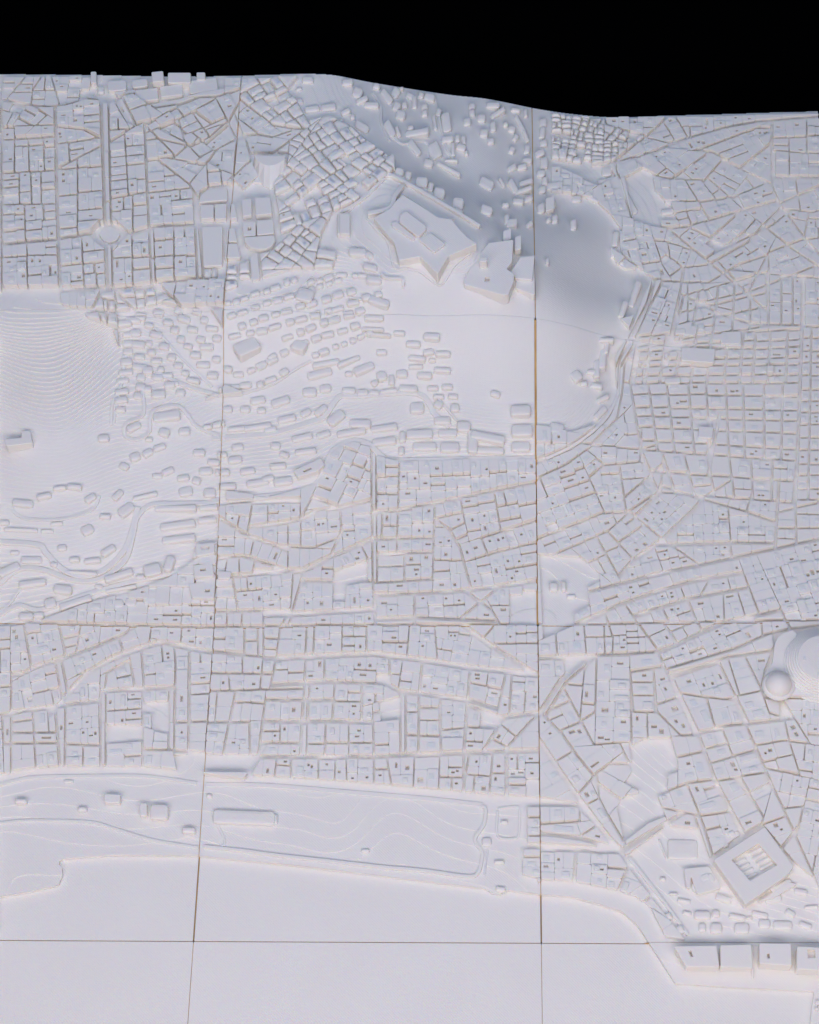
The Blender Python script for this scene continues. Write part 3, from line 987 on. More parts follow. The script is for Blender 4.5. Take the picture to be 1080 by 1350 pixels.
def round_corners(poly, r):
    out = []; n = len(poly)
    for i in range(n):
        p, a, b = poly[i], poly[i - 1], poly[(i + 1) % n]
        la = math.hypot(a[0] - p[0], a[1] - p[1]); lb = math.hypot(b[0] - p[0], b[1] - p[1])
        if la < 1e-6 or lb < 1e-6: continue
        ca = ((a[0] - p[0]) * (b[0] - p[0]) + (a[1] - p[1]) * (b[1] - p[1])) / (la * lb)
        if ca < -0.93: out.append(p); continue
        k = min(r, la * 0.36, lb * 0.36)
        A_ = (p[0] + (a[0] - p[0]) * k / la, p[1] + (a[1] - p[1]) * k / la)
        B_ = (p[0] + (b[0] - p[0]) * k / lb, p[1] + (b[1] - p[1]) * k / lb)
        out.append(A_)
        if k > 0.0035: out.append((0.25 * A_[0] + 0.5 * p[0] + 0.25 * B_[0], 0.25 * A_[1] + 0.5 * p[1] + 0.25 * B_[1]))
        out.append(B_)
    return out
def catmull(pts, n=6):
    if len(pts) < 3: return pts
    P = [pts[0]] + list(pts) + [pts[-1]]; out = []
    for i in range(1, len(P) - 2):
        for k in range(n):
            t = k / n
            out.append(tuple(0.5 * (2 * P[i][c] + (P[i + 1][c] - P[i - 1][c]) * t + (2 * P[i - 1][c] - 5 * P[i][c] + 4 * P[i + 1][c] - P[i + 2][c]) * t * t
                                    + (3 * P[i][c] - P[i - 1][c] - 3 * P[i + 1][c] + P[i + 2][c]) * t ** 3) for c in (0, 1)))
    out.append(tuple(pts[-1])); return out
def densify(pts, step):
    out = [pts[0]]
    for a, b in zip(pts, pts[1:]):
        n = max(1, int(math.hypot(b[0] - a[0], b[1] - a[1]) / step))
        for k in range(1, n + 1): out.append((a[0] + (b[0] - a[0]) * k / n, a[1] + (b[1] - a[1]) * k / n))
    return out

# ------------------------------------------------------------------ meshes
class Shape:
    def __init__(self): self.v = []; self.f = []
    def add(self, vs, fs):
        b = len(self.v); self.v += vs; self.f += [tuple(i + b for i in f) for f in fs]
    def prism(self, poly, z0, z1, holes=(), ch=0.0004):
        """A printed block: upright walls, a softened roof edge, a flat roof, maybe a courtyard cut through it."""
        if area(poly) < 0: poly = poly[::-1]
        n = len(poly)
        top = inset(poly, [ch] * n)
        if top is None or len(top) != n or area(top) < 0.3 * area(poly):
            c = centroid(poly); top = [(c[0] + (p[0] - c[0]) * 0.88, c[1] + (p[1] - c[1]) * 0.88) for p in poly]
        if ch > .003 and not holes:        # softly domed roof
            c = centroid(top)
            ring = [(c[0] + (p[0] - c[0]) * .55, c[1] + (p[1] - c[1]) * .55) for p in top]
            self.add([(p[0], p[1], z1) for p in top] + [(p[0], p[1], z1 + ch * .45) for p in ring],
                     [(i, (i + 1) % n, n + (i + 1) % n, n + i) for i in range(n)] + [tuple(range(n, 2 * n))])
        vs = [(p[0], p[1], z0) for p in poly] + [(p[0], p[1], z1 - ch * 1.1) for p in poly] + [(p[0], p[1], z1) for p in top]
        fs = []
        for i in range(n):
            j = (i + 1) % n
            fs += [(i, j, n + j, n + i), (n + i, n + j, 2 * n + j, 2 * n + i)]
        if not holes:
            if ch <= .003: fs.append(tuple(range(2 * n, 3 * n)))
        else:
            loops = [[Vector((p[0], p[1], 0)) for p in top]]; idx = list(range(2 * n, 3 * n))
            for hole in holes:
                if area(hole) > 0: hole = hole[::-1]
                k = len(hole); b = len(vs)
                zf = max(z0, z1 - 0.018)
                vs += [(p[0], p[1], z1) for p in hole] + [(p[0], p[1], zf) for p in hole]
                fs.append(tuple(range(b + 2 * k - 1, b + k - 1, -1)))
                for i in range(k):
                    j = (i + 1) % k
                    fs.append((b + i, b + j, b + k + j, b + k + i))
                loops.append([Vector((p[0], p[1], 0)) for p in hole]); idx += list(range(b, b + k))
            for t in tessellate_polygon(loops):
                a, b_, c = (idx[q] for q in t)
                A, B, C_ = vs[a], vs[b_], vs[c]
                if (B[0] - A[0]) * (C_[1] - A[1]) - (B[1] - A[1]) * (C_[0] - A[0]) < 0: b_, c = c, b_
                fs.append((a, b_, c))
        self.add(vs, fs)
    def build(self, name, mat, parent=None, smooth=False):
        me = bpy.data.meshes.new(name); me.from_pydata(self.v, [], self.f); me.materials.append(mat)
        if smooth: me.polygons.foreach_set("use_smooth", [True] * len(me.polygons))
        o = bpy.data.objects.new(name, me); COL.objects.link(o)
        if parent is not None: o.parent = parent
        return o
# ------------------------------------------------------------------ the tiles
GAPS_U = {-1: 0.002, 0: 0.0011, 1: 0.0010, 2: 0.002}
GAPS_V = {-1: 0.002, 0: 0.0007, 1: 0.0014, 2: 0.0004, 3: 0.0}
BASE = -0.10
DZ = 0.0030                        # thickness of a printed layer
PX = 1.0 / 425.0                   # one photo pixel, roughly, in tile widths
TILE_LABELS = {
    (-1, -1): "left flat sea tile in the front row with no buildings on it",
    (0, -1): "middle flat sea tile in the front row, bare from edge to edge",
    (1, -1): "front row tile with the angular harbour quay and its block buildings",
    (-1, 0): "tile with the sea wall corner and the small pavilions in the park",
    (0, 0): "tile with the long waterfront park and its one long low hall",
    (1, 0): "tile with the domed church, ribbed palace courtyard and curved shore",
    (-1, 1): "hillside tile with winding roads and the small U-shaped building",
    (0, 1): "tile with scattered hillside houses above a dense town and circular street",
    (1, 1): "tile with the tight grid of narrow streets beside the curved avenue",
    (-1, 2): "plateau tile with straight avenues and a small round plaza",
    (0, 2): "back tile with the star-shaped fort and the monastery on the ridge",
    (1, 2): "back tile with the grey valley slope and slanting streets at right",
}
TILES = {}
for (i, j), lab in TILE_LABELS.items():
    o = bpy.data.objects.new("model_tile", None); COL.objects.link(o)
    o.location = (i + 0.5, j + 0.5, BASE); o.empty_display_size = 0.1
    o["label"] = lab; o["category"] = "model tile"; o["group"] = "printed tiles of the white city model"
    TILES[(i, j)] = o
def attach(o, t):
    o.parent = TILES[t]; o.matrix_parent_inverse = Matrix.Translation((-(t[0] + 0.5), -(t[1] + 0.5), -BASE))
def tile_of(u, v):
    return (min(max(math.floor(u), -1), 1), min(max(math.floor(v), -1), 2))
def gap_u(i, j): return {(1, 1): 0.0036, (1, 2): 0.0015, (0, -1): 0.0008, (1, -1): 0.0007}.get((i, j), GAPS_U[i])
def tile_box(t):
    i, j = t
    return i + gap_u(i, j), i + 1 - gap_u(i + 1, j), j + GAPS_V[j], j + 1 - GAPS_V[j + 1]

# shoreline in plan, land on its far side
_s = [float(x) for x in SHORE.split()]
shore = [at_height(_s[k], _s[k + 1], 0.006) for k in range(0, len(_s), 2)]
shore = [(-3.0, shore[0][1] - 0.3)] + shore
LAND = shore + [(shore[-1][0], -0.9), (3.0, -0.9), (3.0, 4.0), (-3.0, 4.0)]
_sh = np.array(densify(shore + [(shore[-1][0], -0.9)], 0.02))
def shore_sd(U, V):
    """Signed distance to the shoreline, positive on land."""
    A = _sh[:-1]; B = _sh[1:]; d2 = np.full(U.shape, 1e9); cross = np.zeros(U.shape, int)
    for a, b in zip(A, B):
        e = b - a; t = np.clip(((U - a[0]) * e[0] + (V - a[1]) * e[1]) / (e @ e), 0, 1)
        d2 = np.minimum(d2, (U - a[0] - e[0] * t) ** 2 + (V - a[1] - e[1] * t) ** 2)
    P = np.array(LAND); Q = np.roll(P, -1, 0); ins = np.zeros(U.shape, bool)
    for a, b in zip(P, Q):
        if a[1] == b[1]: continue
        c = ((a[1] > V) != (b[1] > V)) & (U < (b[0] - a[0]) * (V - a[1]) / (b[1] - a[1]) + a[0]); ins ^= c
    return np.where(ins, 1, -1) * np.sqrt(d2)

def terrain_part(t, cell=0.0105):
    DZ = 0.0017 if t[1] <= 0 else 0.0036 if t == (-1, 1) else 0.0030
    u0, u1, v0, v1 = tile_box(t)
    if t[0] == -1: u0 = -0.86
    if t[1] == -1: v0 = -0.34
    nu, nv = int((u1 - u0) / cell) + 1, int((v1 - v0) / cell) + 1
    us, vs = np.linspace(u0, u1, nu + 1), np.linspace(v0, v1, nv + 1)
    U, V = np.meshgrid(us, vs)
    H = heights(U, V)
    x = np.clip((U - US[0]) / DU, 0, len(US) - 2).astype(int); y = np.clip((V - VS[0]) / DV, 0, len(VS) - 2).astype(int)
    Wt = np.maximum(0.95 * np.clip((0.36 - SLOPE[y, x]) / 0.16, 0, 1), 0.15 * np.clip((0.9 - SLOPE[y, x]) / 0.4, 0, 1))
    bu, bv = ground(70, 480)
    if t == (-1, 1): Wt = np.maximum(Wt, 1.25 * np.exp(-((U - bu) / .26) ** 4 - ((V - bv) / .2) ** 4))
    coastal = t[1] <= 0
    SD = shore_sd(U, V) if coastal else np.ones_like(U)
    verts = {}; VL = []; F = []
    def vid(u, v, z):
        k = (round(u * 1e5), round(v * 1e5), round(z * 1e5))
        q = verts.get(k)
        if q is None: q = verts[k] = len(VL); VL.append((u, v, z))
        return q
    def lerp(a, b, f): return tuple(a[c] + (b[c] - a[c]) * f for c in range(len(a)))
    eps = 1e-6
    for j in range(nv):
        for i in range(nu):
            q = [(U[j + b, i + a], V[j + b, i + a], H[j + b, i + a], Wt[j + b, i + a], SD[j + b, i + a]) for a, b in ((0, 0), (1, 0), (1, 1), (0, 1))]
            for tri in ((q[0], q[1], q[2]), (q[0], q[2], q[3])):
                poly = list(tri)
                if coastal:
                    m_ = [p[4] > 0 for p in poly]
                    if not any(m_): continue
                    if not all(m_):
                        out = []; cut = []
                        for k in range(3):
                            a, b = poly[k], poly[(k + 1) % 3]
                            if a[4] > 0: out.append(a)
                            if (a[4] > 0) != (b[4] > 0):
                                c = lerp(a, b, a[4] / (a[4] - b[4])); out.append(c); cut.append(c)
                        poly = out
                        if len(cut) == 2:      # the quay wall
                            a, b = cut
                            # order so that it faces the sea
                            ia = next(k for k in range(len(poly)) if poly[k] is a); ib = next(k for k in range(len(poly)) if poly[k] is b)
                            if (ia + 1) % len(poly) != ib: a, b = b, a
                            F.append((vid(a[0], a[1], a[2]), vid(a[0], a[1], -0.004), vid(b[0], b[1], -0.004), vid(b[0], b[1], b[2])))
                hs = [p[2] for p in poly]
                k0, k1 = int(math.floor(min(hs) / DZ)), int(math.floor(max(hs) / DZ))
                rest = poly
                for k in range(k0, k1 + 1):
                    lv = (k + 1) * DZ
                    if k == k1: band, rest2 = rest, []
                    else:
                        band = []; rest2 = []; cut = []
                        n = len(rest)
                        for c in range(n):
                            a, b = rest[c], rest[(c + 1) % n]
                            (band if a[2] <= lv else rest2).append(a)
                            if (a[2] <= lv) != (b[2] <= lv):
                                p = lerp(a, b, (lv - a[2]) / (b[2] - a[2])); band.append(p); rest2.append(p); cut.append(p)
                        if len(cut) == 2:
                            a, b = cut
                            ca, cb = a[3], b[3]
                            if ca + cb > 0.02:
                                lo = lv - DZ * 0.5
                                za0, za1 = lv + ca * (lo - lv), lv + ca * (lo + DZ - lv)
                                zb0, zb1 = lv + cb * (lo - lv), lv + cb * (lo + DZ - lv)
                                f = (vid(a[0], a[1], za0), vid(b[0], b[1], zb0), vid(b[0], b[1], zb1), vid(a[0], a[1], za1))
                                # face the low side
                                lowp = band[0] if band[0] is not a and band[0] is not b else band[len(band) // 2]
                                nx, ny = (b[1] - a[1]), -(b[0] - a[0])
                                if nx * (lowp[0] - a[0]) + ny * (lowp[1] - a[1]) < 0: f = f[::-1]
                                if len(set(f)) == 4: F.append(f)
                    lo = (k + 0.5) * DZ
                    if len(band) >= 3:
                        ids = [vid(p[0], p[1], p[2] + p[3] * (lo - p[2])) for p in band]
                        ids2 = [ids[c] for c in range(len(ids)) if ids[c] != ids[c - 1]]
                        if len(ids2) >= 3: F.append(tuple(ids2))
                        for c in range(len(band)):     # outer walls of the tile
                            a, b = band[c], band[(c + 1) % len(band)]
                            onb = (abs(a[0] - u0) < eps and abs(b[0] - u0) < eps) or (abs(a[0] - u1) < eps and abs(b[0] - u1) < eps) or \
                                  (abs(a[1] - v0) < eps and abs(b[1] - v0) < eps) or (abs(a[1] - v1) < eps and abs(b[1] - v1) < eps)
                            if onb and ids[c] != ids[(c + 1) % len(ids)]:
                                F.append((ids[(c + 1) % len(ids)], ids[c], vid(a[0], a[1], BASE), vid(b[0], b[1], BASE)))
                    rest = rest2
                    if len(rest) < 3: break
    if not F: return
    me = bpy.data.meshes.new("terrain"); me.from_pydata(VL, [], F); me.materials.append(PLA)
    o = bpy.data.objects.new("terrain", me); COL.objects.link(o); attach(o, t)

for t in TILES: terrain_part(t)
for t in TILES:
    if t[1] <= 0:                  # the sea: a flat printed slab
        u0, u1, v0, v1 = tile_box(t); s = Shape()
        c = 0.0006
        s.add([(u0, v0, BASE), (u1, v0, BASE), (u1, v1, BASE), (u0, v1, BASE), (u0, v0, -c), (u1, v0, -c), (u1, v1, -c), (u0, v1, -c),
               (u0 + c, v0 + c, 0), (u1 - c, v0 + c, 0), (u1 - c, v1 - c, 0), (u0 + c, v1 - c, 0)],
              [(0, 1, 5, 4), (1, 2, 6, 5), (2, 3, 7, 6), (3, 0, 4, 7), (4, 5, 9, 8), (5, 6, 10, 9), (6, 7, 11, 10), (7, 4, 8, 11), (8, 9, 10, 11)])
        if t[1] == 0: s = Shape(); d = 0.0; s.add([(u0 + .001, v0 + .001, BASE), (u1 - .001, v0 + .001, BASE), (u1 - .001, v0 + .45, BASE), (u0 + .001, v0 + .45, BASE), (u0 + .001, v0 + .001, 0), (u1 - .001, v0 + .001, 0), (u1 - .001, v0 + .45, 0), (u0 + .001, v0 + .45, 0)], [(0, 1, 5, 4), (1, 2, 6, 5), (2, 3, 7, 6), (3, 0, 4, 7), (4, 5, 6, 7)])
        attach(s.build("sea", PLA), t)

# board under the model, black cloth under the board
s = Shape(); s.add([(-1, -1, BASE - 0.05), (2, -1, BASE - 0.05), (2, 3, BASE - 0.05), (-1, 3, BASE - 0.05), (-1, -1, BASE - 0.001), (2, -1, BASE - 0.001), (2, 3, BASE - 0.001), (-1, 3, BASE - 0.001)],
                   [(0, 1, 5, 4), (1, 2, 6, 5), (2, 3, 7, 6), (3, 0, 4, 7), (4, 5, 6, 7), (3, 2, 1, 0)])
o = s.build("wooden_board", WOOD_AND_SEAM_LIGHT); o["kind"] = "structure"
s = Shape(); z = BASE - 0.051; s.add([(-12, -12, z), (14, -12, z), (14, 20, z), (-12, 20, z)], [(0, 1, 2, 3)])
o = s.build("black_table_cloth", BLACK); o["kind"] = "structure"

# added strips whose amber colour paints in light shining through the tile gaps
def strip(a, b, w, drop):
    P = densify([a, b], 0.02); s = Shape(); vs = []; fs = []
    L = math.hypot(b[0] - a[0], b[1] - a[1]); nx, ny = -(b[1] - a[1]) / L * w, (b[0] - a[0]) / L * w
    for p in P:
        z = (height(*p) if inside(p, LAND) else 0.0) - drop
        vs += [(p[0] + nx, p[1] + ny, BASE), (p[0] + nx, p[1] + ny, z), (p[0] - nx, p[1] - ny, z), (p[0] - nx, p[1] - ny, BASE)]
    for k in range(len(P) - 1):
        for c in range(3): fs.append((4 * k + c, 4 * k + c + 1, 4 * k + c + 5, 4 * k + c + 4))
    s.add(vs, fs); o = s.build("seam_light_strip", WOOD_AND_SEAM_LIGHT); o["kind"] = "structure"
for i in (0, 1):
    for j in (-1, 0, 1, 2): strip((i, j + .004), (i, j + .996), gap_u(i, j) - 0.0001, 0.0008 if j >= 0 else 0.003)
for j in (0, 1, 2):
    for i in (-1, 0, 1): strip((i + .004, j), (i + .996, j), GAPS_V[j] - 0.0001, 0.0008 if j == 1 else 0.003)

# ------------------------------------------------------------------ reading the survey
roads = []; opens = []; params = []; explicit = []; ribbons = []
def nums(x): return [float(q) for q in x.split()]
ox = oy = 0.0; sc = 1.0
def P2(f): return [(ox + f[k] / sc, oy + f[k + 1] / sc) for k in range(0, len(f) - 1, 2)]
def extend(p, d=4.0):
    (x0, y0), (x1, y1) = p[0], p[1]; L = math.hypot(x1 - x0, y1 - y0) or 1
    a = (x0 - (x1 - x0) / L * d, y0 - (y1 - y0) / L * d)
    (x0, y0), (x1, y1) = p[-2], p[-1]; L = math.hypot(x1 - x0, y1 - y0) or 1
    b = (x1 + (x1 - x0) / L * d, y1 + (y1 - y0) / L * d)
    return [a] + p[1:-1] + [b]
STREET_LIFT = 0.010
def to_plan(pp, lift=0.0): return [ground(x, y, lift) for x, y in pp]
for line in MAP.strip().splitlines():
    if line[0] == '#': continue
    cmd, rest = line.split(' ', 1); cmd, _, nm = cmd.partition(':')
    if cmd == 'c': ox, oy, sc = nums(rest)
    elif cmd == 'r':
        f = nums(rest); roads.append((f[0] * PX, to_plan(densify(extend(P2(f[1:])), 30), STREET_LIFT)))
    elif cmd == 'g':
        f = nums(rest); nx, ny = int(f[1]), int(f[2]); q = P2(f[3:])
        def bil(a, b): return tuple((q[0][c] * (1 - a) + q[1][c] * a) * (1 - b) + (q[3][c] * (1 - a) + q[2][c] * a) * b for c in (0, 1))
        R = random.Random(int(f[3]))
        for k in range(nx + 1):
            a = (k + (R.uniform(-.12, .12) if 0 < k < nx else 0)) / nx
            roads.append((f[0] * PX * 1.4, to_plan(densify(extend([bil(a, 0), bil(a, 1)]), 30), STREET_LIFT)))
        for k in range(ny + 1):
            b = (k + (R.uniform(-.14, .14) if 0 < k < ny else 0)) / ny
            roads.append((f[0] * PX, to_plan(densify(extend([bil(0, b), bil(1, b)]), 30), STREET_LIFT)))
    elif cmd == 'o': opens.append(to_plan(densify(P2(nums(rest)) + P2(nums(rest)[:2]), 30)[:-1], 0.004))
    elif cmd == 'p':
        f = nums(rest); params.append((f[:5], to_plan(P2(f[5:]))))
    elif cmd == 'e':
        for it in rest.split(';'):
            f = nums(it); cx, cy, w, h, an = f[:5]; hp = f[5] if len(f) > 5 else 7
            a = math.radians(an); c_, s_ = math.cos(a), math.sin(a)
            pts = [(cx + dx * w / 2 * c_ - dy * h / 2 * s_, cy + dx * w / 2 * s_ + dy * h / 2 * c_) for dx, dy in ((-1, -1), (1, -1), (1, 1), (-1, 1))]
            explicit.append((nm, hp * (0.56 if hp < 10 else 0.66 if hp < 20 else 0.9) / 420.0, P2([v for p in pts for v in p]), None, True))
    elif cmd == 'b':
        outer, _, hole = rest.partition('|'); f = nums(outer)
        explicit.append((nm, f[0] / 420.0, P2(f[1:]), P2(nums(hole)) if hole else None, False))
    elif cmd == 'h':               # a row of small houses along a line
        f = nums(rest); w_, h_, an = f[:3]; path = densify(catmull(P2(f[3:])), 1.0); R = random.Random(int(f[3] * 7 + f[4])); run = 0.0
        for (x0, y0), (x1, y1) in zip(path, path[1:]):
            run -= math.hypot(x1 - x0, y1 - y0)
            if run > 0: continue
            ww, hh = w_ / sc * R.uniform(.7, 1.25), h_ / sc * R.uniform(.8, 1.2)
            a = math.atan2(y1 - y0, x1 - x0) if an == 999 else math.radians(an)
            along = abs(math.cos(math.atan2(y1 - y0, x1 - x0) - a)); run = (ww * along + hh * (1 - along)) * 1.02 + R.uniform(1.2, 3.5) / 1.0
            a += R.uniform(-.12, .12); c_, s_ = math.cos(a), math.sin(a); jx, jy = R.uniform(-1, 1), R.uniform(-1, 1)
            explicit.append(("", R.uniform(5, 8) * .6 / 420.0, [(x0 + jx + dx * ww / 2 * c_ - dy * hh / 2 * s_, y0 + jy + dx * ww / 2 * s_ + dy * hh / 2 * c_) for dx, dy in ((-1, -1), (1, -1), (1, 1), (-1, 1))], None, True))
    elif cmd == 'k':
        f = nums(rest); ribbons.append((nm, f[0] / sc * PX, f[1], to_plan(densify(catmull(P2(f[2:])), 8))))

# ------------------------------------------------------------------ streets cut the town into blocks
# a street that stops short runs on to the next one
_segs = []; _own = []
for _k, (_w, _p) in enumerate(roads):
    for a, b in zip(_p, _p[1:]): _segs.append((*a, *b)); _own.append(_k)
for _k, _p in enumerate(opens):
    for a, b in zip(_p, _p[1:] + _p[:1]): _segs.append((*a, *b)); _own.append(-2 - _k)
for _i in (-1, 0, 1, 2): _segs.append((_i, -1, _i, 3)); _own.append(-1)
for _j in (0, 1, 2, 3): _segs.append((-1, _j, 2, _j)); _own.append(-1)
_segs = np.array(_segs); _own = np.array(_own)
def run_on(k, a, b, reach):
    """First crossing on the way from b onward (direction a to b) with another line."""
    L = math.hypot(b[0] - a[0], b[1] - a[1])
    if L < 1e-9: return None
    dx, dy = (b[0] - a[0]) / L, (b[1] - a[1]) / L
    ex, ey = _segs[:, 2] - _segs[:, 0], _segs[:, 3] - _segs[:, 1]
    den = dx * ey - dy * ex
    with np.errstate(divide='ignore', invalid='ignore'):
        rx, ry = _segs[:, 0] - b[0], _segs[:, 1] - b[1]
        t = (rx * ey - ry * ex) / den; s_ = (rx * dy - ry * dx) / den
    # an end that has just crossed another line is fine as it is
    okb = (np.abs(den) > 1e-9) & (s_ >= 0) & (s_ <= 1) & (_own != k)
    back = t[okb & (t <= 0) & (t > -0.028)]
    if len(back): return None
    fw = t[okb & (t > 0) & (t < reach)]
    if not len(fw): return None
    d = float(fw.min()) + 0.002
    return (b[0] + dx * d, b[1] + dy * d)
for _k, (_w, _p) in enumerate(roads):
    q = run_on(_k, _p[-2], _p[-1], 0.11)
    if q: _p.append(q)
    q = run_on(_k, _p[1], _p[0], 0.11)
    if q: _p.insert(0, q)

verts = []; edges = []; ewid = []
def add_line(pts, w):
    b = len(verts); verts.extend(Vector(p) for p in pts)
    for k in range(len(pts) - 1): edges.append((b + k, b + k + 1)); ewid.append(w)
for w, p in roads: add_line(p, w / 2)
for p in opens: add_line(p + [p[0]], 0.0015)
for i in (-1, 0, 1, 2): add_line([(i, -1), (i, 3.0)], GAPS_U[i] + 0.0004)
for j in (-1, 0, 1, 2, 3): add_line([(-1, j), (2, j)], GAPS_V[j] + (0.0016 if j == 1 else 0.0006))
add_line([(-0.82, -1), (-0.82, 3)], 0.0); add_line([(-1, 2.978), (2, 2.978)], 0.0)
dv, de, df, _, doe, _ = delaunay_2d_cdt(verts, edges, [], 0, 1e-5)
DVX = [(p.x, p.y) for p in dv]
cons = {}
for k, e in enumerate(de):
    if doe[k]: cons[tuple(sorted(e))] = max(ewid[q] for q in doe[k] if q < len(ewid))
tri_of = {}
for k, f in enumerate(df):
    for c in range(3): tri_of.setdefault(tuple(sorted((f[c], f[(c + 1) % 3]))), []).append(k)
comp = [-1] * len(df); ncomp = 0; groups = []
for s0 in range(len(df)):
    if comp[s0] >= 0: continue
    st = [s0]; comp[s0] = ncomp; g = []
    while st:
        t = st.pop(); g.append(t); f = df[t]
        for c in range(3):
            e = tuple(sorted((f[c], f[(c + 1) % 3])))
            if e in cons: continue
            for q in tri_of[e]:
                if comp[q] < 0: comp[q] = ncomp; st.append(q)
    groups.append(g); ncomp += 1
def trace(g):
    gs = set(g); nxt = {}
    for t in g:
        f = df[t]
        a3 = (DVX[f[1]][0] - DVX[f[0]][0]) * (DVX[f[2]][1] - DVX[f[0]][1]) - (DVX[f[1]][1] - DVX[f[0]][1]) * (DVX[f[2]][0] - DVX[f[0]][0])
        f = f if a3 > 0 else f[::-1]
        for c in range(3):
            a, b = f[c], f[(c + 1) % 3]; e = tuple(sorted((a, b)))
            if e in cons and sum(1 for q in tri_of[e] if q in gs) == 1: nxt.setdefault(a, []).append(b)
    best = None
    while nxt:
        s = next(iter(nxt)); loop = [s]; cur = s; prev = None
        while True:
            o = nxt.get(cur)
            if not o: break
            k = 0
            if len(o) > 1 and prev is not None:
                ax, ay = DVX[cur][0] - DVX[prev][0], DVX[cur][1] - DVX[prev][1]
                def turn(q):
                    bx, by = DVX[q][0] - DVX[cur][0], DVX[q][1] - DVX[cur][1]
                    return math.atan2(ax * by - ay * bx, ax * bx + ay * by)
                k = max(range(len(o)), key=lambda z: turn(o[z]))
            n_ = o.pop(k)
            if not o: del nxt[cur]
            prev, cur = cur, n_
            if cur == s: break
            loop.append(cur)
        if len(loop) >= 3:
            A = area([DVX[q] for q in loop])
            if best is None or A > best[0]: best = (A, loop)
    return best
def simplify(loop):
    pts = [DVX[q] for q in loop]; n = len(pts)
    wd = [cons.get(tuple(sorted((loop[k], loop[(k + 1) % n]))), 0.001) for k in range(n)]
    ch = True
    while ch and len(pts) > 4:
        ch = False
        for k in range(len(pts)):
            a, p, b = pts[k - 1], pts[k], pts[(k + 1) % len(pts)]
            L = math.hypot(b[0] - a[0], b[1] - a[1])
            if L < 1e-9: d = 0
            else: d = abs((b[0] - a[0]) * (p[1] - a[1]) - (b[1] - a[1]) * (p[0] - a[0])) / L
            if d < 0.0012 or math.hypot(p[0] - a[0], p[1] - a[1]) < 0.0015:
                wd[k - 1] = max(wd[k - 1], wd[k]); pts.pop(k); wd.pop(k); ch = True; break
    return pts, wd
OPEN_BOX = [(min(p[0] for p in o), max(p[0] for p in o), min(p[1] for p in o), max(p[1] for p in o), o) for o in opens]
def is_open(p):
    return any(a <= p[0] <= b and c <= p[1] <= d and inside(p, o) for a, b, c, d, o in OPEN_BOX)
leaves = []
for gi, g in enumerate(groups):
    big = max(g, key=lambda t: abs(area([DVX[q] for q in df[t]])))
    c3 = [DVX[q] for q in df[big]]; rep = (sum(p[0] for p in c3) / 3, sum(p[1] for p in c3) / 3)
    if rep[0] < -0.82 or rep[0] > 2 or rep[1] > 3 or rep[1] < -0.35: continue
    if is_open(rep) or not inside(rep, LAND): continue
    tr = trace(g)
    if tr is None or tr[0] < 0.00012: continue
    pts, wd = simplify(tr[1])
    R = random.Random(gi * 31 + 5)
    par = (16.5, 10, .12, 1.9, .4)
    for pr, pl in params:
        if inside(rep, pl): par = pr
    base_h = par[1] * (.8 if par[2] > .3 or par[1] > 12 else .68) / 420.0 * R.uniform(0.8, 1.15)
    for piece, pw in split_reflex(pts, [w + R.uniform(0, .0005) if w > .0005 else w for w in wd]):
        pw = [w * (.85 + 1.0 * abs(piece[(k + 1) % len(piece)][0] - piece[k][0]) / (1e-9 + math.hypot(piece[(k + 1) % len(piece)][0] - piece[k][0], piece[(k + 1) % len(piece)][1] - piece[k][1]))) for k, w in enumerate(pw)]
        ins = inset(piece, pw)
        if ins is None or area(ins) < 0.00006: continue
        out = []
        bsp(ins, (par[0] * PX) ** 2, R, out, par[2], par[3] * PX)
        for lf in out:
            c = centroid(lf)
            if is_open(c) or not inside(c, pts) or turning(lf) > 7.6 or not simple(lf) or (par[2] > .6 and R.random() < .1) or c[1] > 2.982: continue
            k = R.random()
            leaves.append((lf, base_h * (R.uniform(0.97, 1.03) if k < .66 else R.uniform(.55, 1.35)), par, R.random() < par[4] * .7, R.random(), par[2] > .6))

# ------------------------------------------------------------------ houses
todo = {t: [] for t in TILES}       # tile -> [(visible size, maker)]
for lf, h, par, court, rnd, loose in leaves:
    lf = round_corners(lf, 0.0065 if loose else 0.004)
    A = abs(area(lf))
    if len(lf) < 4 or A < 0.00006: continue
    holes = []; c = centroid(lf); R = random.Random(int(rnd * 1e6)); boxes = []
    bx = box_of(lf)
    if bx is None: continue
    _, dx, dy, s0, s1, t0, t1 = bx
    W_, H_ = s1 - s0, t1 - t0
    def yard(a, b, hw, hh): return [(c[0] + dx * (a + i * hw) - dy * (b + j * hh), c[1] + dy * (a + i * hw) + dx * (b + j * hh)) for i, j in ((-1, -1), (1, -1), (1, 1), (-1, 1))]
    taken = []
    tries = (1 + (A > .0015) + (A > .0025) + (R.random() < .3)) if court else 0
    for kind in ['yard'] * tries + ['roof'] * R.choice((0, 1, 1, 2, 2)) * (A > .0004):
        hw, hh = max(.0032, W_ * R.uniform(.06, .16)), max(.0036, H_ * R.uniform(.07, .18))
        if R.random() < .2: hw *= 1.7
        if kind == 'roof': hw *= 1.5; hh *= 1.4
        a_, b_ = R.uniform(-.24, .24) * W_, R.uniform(-.22, .22) * H_
        if any(abs(a_ - x) < hw + p + .003 and abs(b_ - y) < hh + q + .003 for x, y, p, q in taken): continue
        if not all(inside(p, lf) for p in yard(a_, b_, hw + .0035, hh + .0035)): continue
        taken.append((a_, b_, hw, hh))
        (holes if kind == 'yard' else boxes).append(yard(a_, b_, hw, hh))
    t = tile_of(*c)
    todo[t].append((A, "building", lf, h, holes, boxes, 0.0044 if loose else 0.0004, None))
